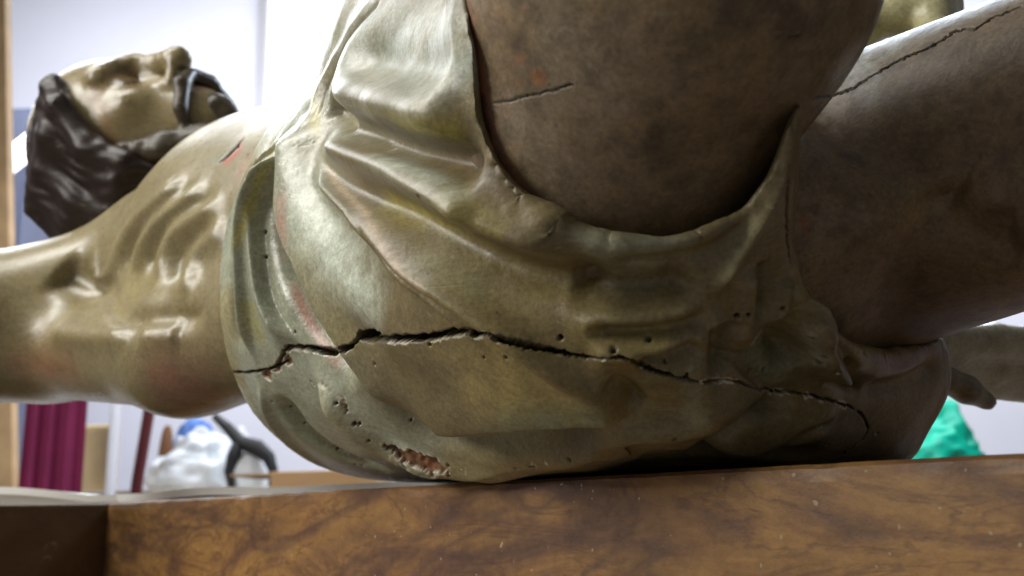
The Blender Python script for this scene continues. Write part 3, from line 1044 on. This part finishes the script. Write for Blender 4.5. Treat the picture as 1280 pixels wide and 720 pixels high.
for s_ in (-1, 1):
    x = (_h[:, 2] - s_ * .034) / .019
    line = -.008 + .004 * x * x
    for off, wd, cc, a in ((0, .0034, (.012, .009, .006), 1.0), (.033, .004, (.07, .042, .02), .85), (.012, .010, (.13, .075, .035), .7), (-.006, .008, (.17, .11, .05), .5)):  # lid slit and brow; the broad tones are socket shade put into the colour
        kk = np.exp(-((_h[:, 0] - line - off) / wd) ** 2) * np.clip(1.25 - np.abs(x) ** 3, 0, 1) * (_h[:, 1] > .05) * a
        b.col = b.col * (1 - kk[:, None]) + np.array(cc) * kk[:, None]
kk = np.exp(-((_h[:, 0] + .074) / .008) ** 2) * (np.abs(_h[:, 2]) < .024) * (_h[:, 1] > .07) * .8
b.col = b.col * (1 - kk[:, None]) + np.array((.20, .085, .055)) * kk[:, None]
b.gloss = np.where(np.linalg.norm(_h, axis=1) < .16, .95, b.gloss)
clock('body strokes')


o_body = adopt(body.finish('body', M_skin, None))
o_cloth = adopt(cloth.finish('loincloth', M_cloth, None))
o_cloth['label'] = 'olive grey loincloth split by a long dark crack'

# ------------------------------------------------------------------ hair and beard
def sdf_hair(P):
    q = (P - HC) @ HAX.T
    u, f, s = q[:, 0], q[:, 1], q[:, 2]
    g = s_ell(P, hp(.026, -.014, 0), HAX, (.100, .108, .091))
    g = smax(g, f - .20 * u - .026, .012)
    rs = np.random.RandomState(3)
    for sd in (-1, 1):
        for k in range(11):
            ph = k / 10.0
            f0 = .058 - .125 * ph
            jit = rs.randn(8) * .004
            pts = [hp(.078 - .04 * ph, f0 * .5, sd * (.012 + .02 * ph)), hp(.070 - .02 * ph, f0 * .85 + jit[0], sd * (.066 + .012 * ph)),
                   hp(.035, f0 - .012 + jit[1], sd * (.088 + jit[2])), hp(-.02, f0 - .028 + jit[3], sd * (.090 + jit[4])),
                   hp(-.07, f0 - .03 + jit[5], sd * (.088 + jit[6])), hp(-.105 - .01 * ph, f0 - .03, sd * (.075 - .03 * ph))]
            rr = [.008, .0125, .0135, .0135, .012, .006]
            for a, b2, r1, r2 in zip(pts, pts[1:], rr, rr[1:]):
                g = smin(g, s_cap(P, a, b2, r1, r2), .009)
    return g


def sdf_beard(P):
    g = np.full(len(P), 1.0, np.float32)
    rs = np.random.RandomState(9)
    for sd in (-1, 1):
        chain = [(hp(-.02, .0, sd * .078), .012), (hp(-.055, .022, sd * .072), .017), (hp(-.09, .048, sd * .058), .018), (hp(-.12, .068, sd * .036), .019), (hp(-.148, .078, sd * .012), .012)]
        for (a, ra), (b2, rb) in zip(chain, chain[1:]):
            g = smin(g, s_cap(P, a, b2, ra, rb), .012)
        mo = [(hp(-.056, .119, sd * .004), .008), (hp(-.064, .112, sd * .024), .010), (hp(-.085, .092, sd * .042), .008), (hp(-.105, .07, sd * .046), .006)]
        for (a, ra), (b2, rb) in zip(mo, mo[1:]):
            g = smin(g, s_cap(P, a, b2, ra, rb), .004)
        for k in range(9):                       # rolled curls
            t = .15 + .8 * k / 8
            i = min(int(t * 4), 3)
            m = chain[i][0] * (1 - (t * 4 - i)) + chain[i + 1][0] * (t * 4 - i)
            m = m + HF * rs.uniform(-.004, .012) + HS * sd * .008
            g = smin(g, s_ell(P, m, HAX, (.0075, .017, .011)), .003)
    g = smin(g, s_cap(P, hp(-.1, .095, 0), hp(-.15, .075, 0), .02, .016), .008)
    return g


def s_box_around(c, r):
    return c - r, c + r


V, Q = surface_nets(sdf_hair, *s_box_around(HC, .22), .0055)
V2, Q2 = subdivide(smooth_verts(V, Q, 1), Q, 1)
hair = Sculpt(V2, Q2, (.020, .011, .008), .6, (V, Q))
_w = (hair.V - HC) @ HAX.T
hair.disp += .0009 * np.sin(_w[:, 1] * 380 + 14 * vnoise(hair.V, 14, 3) + _w[:, 0] * 90) * vnoise(hair.V, 25, 6) * 1.6
adopt(hair.finish('hair', M_hair, None), o_body)
V, Q = surface_nets(sdf_beard, *s_box_around(HC, .2), .004)
V2, Q2 = subdivide(smooth_verts(V, Q, 1), Q, 1)
beard = Sculpt(V2, Q2, (.05, .038, .022), .6, (V, Q))
_w = (beard.V - HC) @ HAX.T
beard.disp += .0015 * vnoise(beard.V, 70, 3)
adopt(beard.finish('beard', M_hair, None), o_body)

# knot of the loincloth on the far hip and its hanging end under the far thigh
def strands(name, lines, k, base):
    """pleated drape: neighbouring rolls of cloth run together"""
    def f(P):
        g = np.full(len(P), 1.0, np.float32)
        for line in lines:
            for (a, ra), (b2, rb) in zip(line, line[1:]):
                g = smin(g, s_cap(P, a, b2, ra, rb), k)
        return g
    pts = np.array([p for line in lines for p, _ in line])
    V, Q = surface_nets(f, pts.min(0) - .05, pts.max(0) + .05, .004)
    V2, Q2 = subdivide(smooth_verts(V, Q, 1), Q, 1)
    o = Sculpt(V2, Q2, base, .6, (V, Q))
    o.disp += .0012 * vnoise(o.V, 40, 5)
    return adopt(o.finish(name, M_cloth, None), o_cloth)


KN = HIP_L + UP * .085 - R * .05
strands('cloth_knot', [[(KN, .03), (pix(1085 + 8 * q, 28 - 12 * q, .735 + .012 * q), .013), (pix(1125 + 6 * q, 16 - 14 * q, .73 + .012 * q), .017),
                        (pix(1162 + 4 * q, 6 - 16 * q, .725 + .012 * q), .017), (pix(1172 + 4 * q, 40, .70 + .012 * q), .012), (KN - A * .1 - UP * .02, .02)] for q in range(4)], .006, (.42, .40, .24))
EN = HIP_L - UP * .055 - R * .06
_rs = np.random.RandomState(5)
strands('cloth_end', [[(EN, .028), (pix(1190, 424 + 15 * q, .72 + .008 * q), .012), (pix(1240, 426 + 17 * q, .735 + .01 * q + (.02 if q == 1 else 0)), .0135),
                       (pix(1300, 430 + 18 * q, .75 + .012 * q + (.025 if q == 1 else 0)), .015), (pix(1370 + 12 * _rs.rand(), 436 + 19 * q, .77 + .012 * q), .012)] for q in range(4)], .005, (.30, .27, .19))
strands('cloth_end', [[(EN - UP * .02, .02), (pix(1180, 474, .70), .010), (pix(1208, 488, .705), .0105), (pix(1234, 502, .71), .0075)]], .005, (.12, .095, .055))
clock('hair')

# ------------------------------------------------------------------ plain mesh helpers
def mesh_obj(name, verts, faces, mat, parent=None, smooth=False):
    me = bpy.data.meshes.new(name)
    me.from_pydata([tuple(v) for v in verts], [], faces)
    me.update()
    me.materials.append(mat)
    if smooth:
        me.polygons.foreach_set('use_smooth', [True] * len(me.polygons))
    o = bpy.data.objects.new(name, me); COL.objects.link(o)
    if parent is not None:
        o.parent = parent
        o.matrix_parent_inverse = Matrix.Translation(-Vector(parent.location))
    return o


def prism(name, plan, z0, z1, mat, parent=None, bevel=.0):
    """plan polygon (counter-clockwise) between two heights"""
    n = len(plan)
    bm = bmesh.new()
    lo = [bm.verts.new((p[0], p[1], z0)) for p in plan]
    hi = [bm.verts.new((p[0], p[1], z1)) for p in plan]
    bm.faces.new(hi); bm.faces.new(lo[::-1])
    for i in range(n):
        bm.faces.new((lo[i], lo[(i + 1) % n], hi[(i + 1) % n], hi[i]))
    bmesh.ops.recalc_face_normals(bm, faces=bm.faces)
    if bevel:
        bmesh.ops.bevel(bm, geom=bm.edges[:], offset=bevel, segments=3, profile=.6, affect='EDGES')
    me = bpy.data.meshes.new(name); bm.to_mesh(me); bm.free()
    me.materials.append(mat)
    o = bpy.data.objects.new(name, me); COL.objects.link(o)
    if parent is not None:
        o.parent = parent
        o.matrix_parent_inverse = Matrix.Translation(-Vector(parent.location))
    return o


def rect(x0, x1, y0, y1):
    return [(x0, y0), (x1, y0), (x1, y1), (x0, y1)]


def on_plane(u, v, z):
    d = _f + _r * ((u - 640) / F_PX) - _u * ((v - 360) / F_PX)
    return CAM + d * ((z - CAM[2]) / d[2])


# ------------------------------------------------------------------ beam painted like marble
def marble():
    t = NT('marbled_wood_paint')
    co = t.coords()
    mp = t.add('ShaderNodeMapping'); t.link(co, mp.inputs['Vector'])
    mp.inputs['Rotation'].default_value = (0, .5, .9); mp.inputs['Scale'].default_value = (1.9, 1.9, 6.5)
    warp = t.noise(mp.outputs[0], 1.1, 4, .6, 1.2)
    warp2 = t.noise(mp.outputs[0], 2.4, 6, .62, 2.6)
    base = t.ramp(warp2, [(.25, (.105, .056, .040)), (.38, (.165, .085, .042)), (.48, (.255, .130, .048)), (.58, (.35, .19, .060)), (.70, (.28, .145, .052)), (.85, (.18, .092, .045))])
    vein = t.math('ABSOLUTE', t.math('SUBTRACT', warp, .5))
    vm = t.ramp(vein, [(.0, (1, 1, 1)), (.035, (.35, .35, .35)), (.10, (0, 0, 0))])
    c = t.mix(base, (.085, .045, .038), t.math('MULTIPLY', vm, .7))
    v2 = t.math('ABSOLUTE', t.math('SUBTRACT', t.noise(mp.outputs[0], 3.3, 5, .6, 2.0), .5))
    c = t.mix(c, (.10, .045, .028), t.math('MULTIPLY', t.ramp(v2, [(0, (1, 1, 1)), (.03, (0, 0, 0))]), .5))
    fin = t.noise(co, 160, 6, .75)
    c = t.mix(c, t.ramp(fin, [(.3, (.7, .68, .62)), (.7, (1.2, 1.18, 1.12))]), .7, 'MULTIPLY')
    sp = t.ramp(t.noise(co, 240, 1, .4), [(.755, (0, 0, 0)), (.78, (1, 1, 1))])
    c = t.mix(c, (.42, .34, .22), t.math('MULTIPLY', sp, .8))
    t.link(c, t.b.inputs['Base Color'])
    t.link(t.math('MULTIPLY_ADD', fin, .3, .28), t.b.inputs['Roughness'])
    t.bump(t.math('ADD', fin, t.math('MULTIPLY', warp2, .6)), .25, .0012)
    return t.m


M_marble = marble()
ER = on_plane(1280, 565, BEAM_TOP); EL = on_plane(135, 628, BEAM_TOP)
bd = nrm(ER - EL); bn = np.array([-bd[1], bd[0], 0])        # bn points away from the camera
if bn[1] < 0: bn = -bn
print('beam ends', ER, EL, bd)
E0 = EL; E1 = ER + bd * .14
WID = .34


def beam_mesh():
    """a long block whose front top edge is worn and slightly wavy"""
    n = 400
    rs = np.random.RandomState(4)
    L = np.linalg.norm(E1 - E0)
    xs = np.linspace(0, L, n)
    pts = np.array([E0 + bd * x for x in xs])
    ww = vnoise(pts, 22, 8) * .0011 + vnoise(pts, 70, 9) * .0006 + np.minimum(0, vnoise(pts, 45, 10) + .55) * .006
    prof = [(0, -.16), (0, -.05), (0, -.008), (.0006, -.0025), (.0028, -.0006), (.012, 0), (WID, 0), (WID, -.16)]
    V = []
    for p, w in zip(pts, ww):
        for j, (a, z) in enumerate(prof):
            dz = w if j in (3, 4) else 0
            V.append(p + bn * (a - (dz * .8 if j in (2, 3, 4) else 0)) + UP * (z + min(dz, .0004)))
    m = len(prof)
    Fc = [(i * m + j, (i + 1) * m + j, (i + 1) * m + (j + 1) % m, i * m + (j + 1) % m) for i in range(n - 1) for j in range(m)]
    Fc += [tuple(range(m)), tuple((n - 1) * m + j for j in range(m - 1, -1, -1))]
    return V, Fc


Vb, Fb = beam_mesh()
beam = mesh_obj('support_beam', Vb, Fb, M_marble)
_bm = bmesh.new(); _bm.from_mesh(beam.data); bmesh.ops.recalc_face_normals(_bm, faces=_bm.faces); _bm.to_mesh(beam.data); _bm.free()
tag(beam, 'long wooden block painted like brown marble under the statue', 'wooden block')

M_darkwood = NT('dark_varnished_wood')
def _dw(t):
    co = t.coords()
    g = t.noise(co, 14, 6, .7, .8)
    c = t.ramp(g, [(.3, (.08, .042, .018)), (.7, (.17, .09, .036))])
    sc = t.ramp(t.noise(co, 42, 5, .7, 1.5), [(.62, (0, 0, 0)), (.70, (1, 1, 1))])
    c = t.mix(c, (.32, .27, .19), t.math('MULTIPLY', sc, .6))
    t.link(c, t.b.inputs['Base Color']); t.b.inputs['Roughness'].default_value = .45
_dw(M_darkwood)
BL = on_plane(-150, 632, BEAM_TOP)
blk = prism('dark_block', [(BL[0], BL[1]), (EL[0] + .001, EL[1] + .001), (EL[0] + bn[0] * .2 + .001, EL[1] + bn[1] * .2), (BL[0], BL[1] + .2)], BEAM_TOP - .16, BEAM_TOP - .001, M_darkwood.m, None, .003)
tag(blk, 'dark brown wooden block with scuffed face butted against the marbled one', 'wooden block')

# thin white foam sheet lying wavy on the blocks
def foam():
    nx, ny = 60, 10
    V = []
    x0, x1 = -.65, -.02
    for layer in (0, 1):
        for i in range(nx):
            for j in range(ny):
                x = x0 + (x1 - x0) * i / (nx - 1)
                # sits along the far part of the blocks
                p = np.array([x, EL[1] + .03 + .15 * j / (ny - 1) - .62 * max(0, x - EL[0]) , 0])
                lift = max(0, math.sin((x + .72) * 13)) * .012 * (1 - j / ny) if x < EL[0] + .06 else max(0, math.sin((x + .4) * 21)) * .003
                V.append((p[0], p[1], BEAM_TOP + .001 + lift + (.008 if layer else 0)))
    def id(l, i, j): return l * nx * ny + i * ny + j
    Fc = []
    for i in range(nx - 1):
        for j in range(ny - 1):
            Fc.append((id(1, i, j), id(1, i + 1, j), id(1, i + 1, j + 1), id(1, i, j + 1)))
            Fc.append((id(0, i, j), id(0, i, j + 1), id(0, i + 1, j + 1), id(0, i + 1, j)))
        Fc.append((id(0, i, 0), id(0, i + 1, 0), id(1, i + 1, 0), id(1, i, 0)))
        Fc.append((id(0, i, ny - 1), id(1, i, ny - 1), id(1, i + 1, ny - 1), id(0, i + 1, ny - 1)))
    for j in range(ny - 1):
        Fc.append((id(0, 0, j), id(1, 0, j), id(1, 0, j + 1), id(0, 0, j + 1)))
        Fc.append((id(0, nx - 1, j), id(0, nx - 1, j + 1), id(1, nx - 1, j + 1), id(1, nx - 1, j)))
    return V, Fc


Vf, Ff = foam()
fm = mesh_obj('foam_sheet', Vf, Ff, simple('white_foam', (.86, .87, .85), .8, .06, 20))
tag(fm, 'thin wavy white foam sheet lying on the dark block', 'foam sheet')

# ------------------------------------------------------------------ work table under the blocks
M_table = simple('table_board', (.16, .13, .10), .6, .25, 6)
M_wood = simple('pale_pine', (.52, .34, .17), .55, .25, 9)
tb = empty('work_table', (0, .9, 0))
TT = BEAM_TOP - .16
prism('table_top', rect(-1.3, 1.3, .14, 1.75), TT - .035, TT, M_table, tb, .003)
for x in (-1.22, 1.22):
    for y in (.22, 1.67):
        prism('leg', rect(x - .035, x + .035, y - .035, y + .035), 0, TT - .034, M_wood, tb)
tag(tb, 'brown work table carrying the blocks and the statue', 'table')

# ------------------------------------------------------------------ workshop behind, out of focus
M_wall = simple('white_wall', (.78, .80, .90), .7, .03, 2)
floor = prism('floor', rect(-6, 6, -2.5, 6.3), -.05, 0, simple('grey_floor', (.30, .29, .28), .5, .15, 3))
tag(floor, kind='structure')
wall = prism('wall', rect(-6, 6, 5.4, 5.55), 0, 6.0, M_wall)
tag(wall, kind='structure')


def at(u, v, y):
    """world point on the plane y = const seen at pixel u, v"""
    d = _f + _r * ((u - 640) / F_PX) - _u * ((v - 360) / F_PX)
    return CAM + d * (y / d[1])


def boxpx(name, u0, u1, v0, v1, y, dep, mat, parent=None, z0=None, bevel=.004):
    a = at(u0, v1, y); b2 = at(u1, v0, y)
    return prism(name, rect(a[0], b2[0], y, y + dep), a[2] if z0 is None else z0, b2[2], mat, parent, bevel)


# bright window in the back wall
win = empty('window', at(440, 300, 5.36))
wa = at(318, 150, 5.34); wb = at(640, -260, 5.34)
prism('pane', rect(wa[0] + .06, wb[0] - .06, 5.375, 5.38), wa[2] + .06, wb[2] - .06, glow('daylight_glass', (.95, .97, 1.0), 2.2), win)
M_frame = simple('grey_frame', (.42, .42, .46), .5, .05, 5)
prism('frame', rect(wa[0], wa[0] + .055, 5.33, 5.398), wa[2], wb[2], M_frame, win)
prism('frame', rect(wb[0] - .055, wb[0], 5.33, 5.398), wa[2], wb[2], M_frame, win)
prism('frame', rect(wa[0] + .057, wb[0] - .057, 5.33, 5.398), wa[2], wa[2] + .055, M_frame, win)
prism('frame', rect(wa[0] + .057, wb[0] - .057, 5.33, 5.398), wb[2] - .055, wb[2], M_frame, win)
tag(win, 'bright overexposed window in the white back wall', 'window')

# tall blue grey cabinet
cab = empty('metal_cabinet', (at(30, 0, 4.6)[0], 4.6, 0))
M_cab = simple('blue_grey_metal', (.13, .15, .23), .4, .08, 3)
ca = at(-90, 0, 4.6)[0]; cb = at(54, 0, 4.6)[0]
prism('carcass', rect(ca, cb, 4.6, 5.1), .05, 3.2, M_cab, cab, .006)
prism('door', rect(ca + .02, (ca + cb) / 2 - .004, 4.575, 4.598), .12, 3.15, M_cab, cab, .004)
prism('door', rect((ca + cb) / 2 + .004, cb - .02, 4.575, 4.598), .12, 3.15, M_cab, cab, .004)
prism('plinth', rect(ca + .03, cb - .03, 4.63, 5.05), 0, .052, M_frame, cab)
tag(cab, 'tall blue grey metal cabinet beside the white wall', 'cabinet')


def tube(name, pts, r, mat, parent=None, n=12):
    pts = [np.asarray(p, float) for p in pts]
    V, Fc = [], []
    for i, p in enumerate(pts):
        d = nrm(pts[min(i + 1, len(pts) - 1)] - pts[max(i - 1, 0)])
        x = nrm(np.cross(d, UP if abs(d[2]) < .9 else np.array([1., 0, 0]))); y = np.cross(d, x)
        rr = r[i] if isinstance(r, (list, tuple)) else r
        V += [p + (x * math.cos(2 * math.pi * k / n) + y * math.sin(2 * math.pi * k / n)) * rr for k in range(n)]
    for i in range(len(pts) - 1):
        Fc += [(i * n + k, i * n + (k + 1) % n, (i + 1) * n + (k + 1) % n, (i + 1) * n + k) for k in range(n)]
    Fc += [tuple(range(n - 1, -1, -1)), tuple((len(pts) - 1) * n + k for k in range(n))]
    o = mesh_obj(name, V, Fc, mat, parent, True)
    return o


# lit strip lamp on a stand in front of the cabinet
lp = empty('strip_lamp', (at(12, 200, 4.0)[0], 4.0, 0))
la, lb = at(6, 206, 4.0), at(44, 176, 4.0)
tube('tube', [la, lb], .05, glow('lit_tube', (.95, .98, 1), 3.0), lp)
tube('stand', [(la[0] - .01, 4.05, 0.0), (la[0] - .01, 4.05, la[2] - .01)], .012, M_frame, lp)
tube('foot', [(la[0] - .01, 4.05, 0.0), (la[0] - .01, 4.05, .03)], .16, M_frame, lp, 24)
tag(lp, 'lit slanting strip lamp on a thin stand before the cabinet', 'lamp')

# wooden easel
ez = empty('wooden_easel', (at(0, 0, 3.0)[0], 3.0, 0))
def slat(name, p, q, w, d, mat, parent):
    """straight batten from p to q, w wide across the picture and d deep"""
    p, q = np.asarray(p), np.asarray(q)
    V = [e + np.array([sx * w / 2, sy * d / 2, 0]) for e in (p, q) for sx, sy in ((-1, -1), (1, -1), (1, 1), (-1, 1))]
    return mesh_obj(name, V, [(3, 2, 1, 0), (4, 5, 6, 7), (0, 1, 5, 4), (1, 2, 6, 5), (2, 3, 7, 6), (3, 0, 4, 7)], mat, parent)


def foot_of(a, b2):
    k = a[2] / (a[2] - b2[2])
    return a + (b2 - a) * k


pt, pb = at(0, -80, 3.0), at(9, 560, 3.0)
slat('post', foot_of(pt, pb), pt, .05, .04, M_wood, ez)
pt2, pb2 = at(-170, -80, 3.0), at(-200, 560, 3.0)
slat('post', foot_of(pt2, pb2), pt2, .05, .04, M_wood, ez)
slat('back_leg', np.array([(pt[0] + pt2[0]) / 2, 3.9, 0]), np.array([(pt[0] + pt2[0]) / 2, 3.03, pt[2] - .1]), .05, .04, M_wood, ez)
prism('crossbar', rect(pt2[0] - .05, pt[0] + .02, 2.945, 2.979), at(0, 95, 3.0)[2] - .03, at(0, 95, 3.0)[2] + .03, M_wood, ez, .003)
prism('crossbar', rect(pt2[0] - .08, pt[0] - .02, 2.945, 2.979), .5, .56, M_wood, ez, .003)
tag(ez, 'pale wooden easel with two upright posts', 'easel')


def drape(name, x0, x1, y, z0, z1, folds, amp, mat, label, cat, taper=0.0):
    nx, nz = 80, 14
    V = []
    for back in (0, 1):
        for i in range(nx):
            s = i / (nx - 1)
            for j in range(nz):
                h = j / (nz - 1)
                x = x0 + (x1 - x0) * (s + taper * (s - .5) * (1 - h))
                yy = y + amp * math.sin(s * folds * 2 * math.pi + 1.3 * math.sin(3 * s)) * (1.1 - .5 * h) + back * .006
                V.append((x, yy, z0 + (z1 - z0) * h))
    def id(b2, i, j): return b2 * nx * nz + i * nz + j
    Fc = []
    for i in range(nx - 1):
        for j in range(nz - 1):
            Fc.append((id(0, i, j), id(0, i + 1, j), id(0, i + 1, j + 1), id(0, i, j + 1)))
            Fc.append((id(1, i, j), id(1, i, j + 1), id(1, i + 1, j + 1), id(1, i + 1, j)))
        for j in (0, nz - 1):
            Fc.append((id(0, i, j), id(1, i, j), id(1, i + 1, j), id(0, i + 1, j)))
    for i in (0, nx - 1):
        for j in range(nz - 1):
            Fc.append((id(0, i, j), id(0, i, j + 1), id(1, i, j + 1), id(1, i, j)))
    o = mesh_obj(name, V, Fc, mat, None, True)
    return tag(o, label, cat)


# clothes rail with garments hanging from it (the rail is behind the raised arm)
YR = 2.7
rail = empty('clothes_rail', (at(60, 500, YR)[0], YR, 0))
ra = at(-40, 430, YR); rb = at(150, 430, YR)
zr = ra[2]
tube('bar', [(ra[0], YR, zr), (rb[0], YR, zr)], .012, M_frame, rail)
for xx in (ra[0], rb[0]):
    tube('post', [(xx, YR, 0), (xx, YR, zr)], .014, M_frame, rail)
    tube('foot', [(xx, YR - .25, .015), (xx, YR + .25, .015)], .014, M_frame, rail)
tag(rail, 'metal clothes rail behind the outstretched arm', 'clothes rail')
p0 = at(33, 560, YR)[0]; p1 = at(108, 560, YR)[0]
drape('hanging_robe', p0, p1, YR - .02, .45, zr + .015, 3.5, .016, simple('magenta_cloth', (.20, .014, .070), .8, .2, 8), 'dark magenta robe hanging from the rail', 'robe', .1)
p0 = at(20, 620, YR)[0]; p1 = at(60, 480, YR)[0]
drape('hanging_shirt', p0, p1, YR + .07, .6, zr + .013, 2.5, .014, simple('blue_cloth', (.06, .09, .22), .8, .3, 5), 'blue shirt hanging behind the magenta robe', 'shirt')

# back table with bags and bits
YB = 3.3
bt = empty('back_table', (at(300, 600, YB)[0], YB, 0))
zt = at(300, 612, YB)[2]
bx0 = at(150, 600, YB)[0]; bx1 = at(1420, 600, YB)[0]
prism('table_top', rect(bx0, bx1, YB - .3, YB + .5), zt - .03, zt, simple('back_table_board', (.55, .5, .42), .5, .1, 5), bt, .003)
for x in (bx0 + .06, (bx0 + bx1) / 2, bx1 - .06):
    for y in (YB - .24, YB + .44):
        prism('leg', rect(x - .025, x + .025, y - .025, y + .025), 0, zt - .029, M_frame, bt)
tag(bt, 'long pale back table piled with bags and bits', 'table')


def lump(name, u0, u1, v0, y, depth, mat, label, cat, seed, group=None, zbase=None, rough=.35, sq=2.6):
    """crumpled bag: superellipsoid with creases, standing on the back table"""
    zb = zt if zbase is None else zbase
    top = at((u0 + u1) / 2, v0, y)[2]
    xa, xb = at(u0, 600, y)[0], at(u1, 600, y)[0]
    cx, hx, hz = (xa + xb) / 2, (xb - xa) / 2, (top - zb)
    nu, nv = 96, 36
    V = []
    for j in range(nv + 1):
        ph = math.pi / 2 * j / nv
        for i in range(nu):
            th = 2 * math.pi * i / nu
            cx_, sy_ = math.cos(th), math.sin(th)
            e = 2 / sq
            q = np.array([np.sign(cx_) * abs(cx_) ** e, np.sign(sy_) * abs(sy_) ** e]) * (math.cos(ph) ** e)
            V.append([cx + hx * q[0], y + depth * q[1], zb + hz * math.sin(ph) ** e])
    V = np.array(V)
    k = (1 + rough * .5 * vnoise(V, 9, seed) + rough * .3 * vnoise(V, 24, seed + 1))[:, None]
    k = k - (rough * .35 * np.abs(vnoise(V, 16, seed + 2)) + rough * .2 * np.abs(vnoise(V, 38, seed + 3)))[:, None] + rough * .1
    cen = np.array([cx, y, zb])
    V2 = cen + (V - cen) * k
    V2[:, 2] = np.maximum(V2[:, 2], zb)
    Fc = [(j * nu + i, j * nu + (i + 1) % nu, (j + 1) * nu + (i + 1) % nu, (j + 1) * nu + i) for j in range(nv) for i in range(nu)]
    Fc.append(tuple(range(nu - 1, -1, -1)))
    o = mesh_obj(name, V2, Fc, mat, None, True)
    return tag(o, label, cat, group)


M_bag = simple('white_plastic', (.66, .70, .74), .35, .08, 14, bump=.4)
lump('white_bag', 196, 296, 540, YB, .16, M_bag, 'crumpled white plastic bag on the back table under the blue cloth', 'bag', 3)
lump('white_bag', 288, 335, 556, YB - .14, .07, M_bag, 'small white plastic bag beside the black strap', 'bag', 5)
lump('white_bag', 286, 318, 527, YB + .2, .09, M_bag, 'round white bag standing behind the black strap', 'bag', 6)
lump('blue_cloth', 206, 268, 522, YB + .24, .09, simple('blue_rag', (.12, .24, .6), .8, .25, 9), 'blue folded cloth behind the white bag', 'cloth', 8)
lump('brown_pot', 196, 216, 530, YB + .1, .03, simple('brown_clay', (.2, .09, .04), .6, .2, 9), 'small brown pot beside the blue cloth', 'pot', 9, rough=.1)
M_black = simple('black_rubber', (.012, .012, .014), .5, .2, 9)
st = [at(u, v, YB - .22) for u, v in ((268, 520), (285, 535), (300, 552), (322, 560), (336, 572), (342, 590), (340, 612))]
st2 = [at(u, v, YB - .22) for u, v in ((300, 552), (292, 570), (286, 590), (290, 611))]
hs = empty('black_strap', (st[-1][0], YB - .22, zt))
tube('strap', st, [.012, .018, .022, .028, .022, .016, .014], M_black, hs)
tube('strap', st2, [.02, .022, .016, .012], M_black, hs)
tag(hs, 'black rubber strap looped over the small white bag', 'strap')
# cream cushioned chair back and red pole
ch = empty('cream_chair', (at(120, 600, 3.05)[0], 3.05, 0))
cx0, cx1 = at(96, 600, 3.05)[0], at(140, 600, 3.05)[0]
M_cream = simple('cream_cloth', (.62, .47, .26), .8, .1, 10)
prism('backrest', rect(cx0, cx1, 3.05, 3.10), .5, at(120, 530, 3.05)[2], M_cream, ch, .02)
prism('seat', rect(cx0 - .12, cx1 + .12, 2.72, 3.04), .42, .48, M_cream, ch, .02)
for x in (cx0 - .1, cx1 + .1):
    for y in (2.75, 3.0):
        prism('leg', rect(x - .015, x + .015, y - .015, y + .015), 0, .421, M_wood, ch)
tag(ch, 'cream upholstered chair next to the magenta robe', 'chair')
pl = tube('red_pole', [(at(168, 600, 3.0)[0] - .05, 2.98, 0), at(172, 600, 3.0), at(188, 505, 3.0), at(196, 440, 3.0)], .018, simple('dark_red_paint', (.12, .022, .025), .4, .15, 8))
tag(pl, 'thin dark red pole leaning behind the flank of the statue', 'pole')
# cardboard box behind the waist
cbx = empty('cardboard_box', (at(400, 612, 2.3)[0], 2.3, 0))
cd0, cd1 = at(338, 600, 2.3)[0], at(470, 600, 2.3)[0]
M_card = simple('cardboard', (.42, .26, .13), .85, .1, 7)
zc1 = at(400, 588, 2.3)[2]
prism('carton', rect(cd0, cd1, 2.3, 2.6), 0, zc1, M_card, cbx, .004)
prism('flap', rect(cd0 - .1, cd0 - .002, 2.31, 2.59), zc1 - .008, zc1 - .003, M_card, cbx)
tag(cbx, 'tall brown cardboard box behind the cloth at the waist', 'box')
# green bag on the right
lump('green_bag', 1080, 1224, 518, YB - .1, .2, simple('green_plastic', (.0, .50, .33), .35, .35, 12, bump=.8), 'crumpled bright green plastic bag on the back table', 'bag', 12, rough=.5)
clock('all')
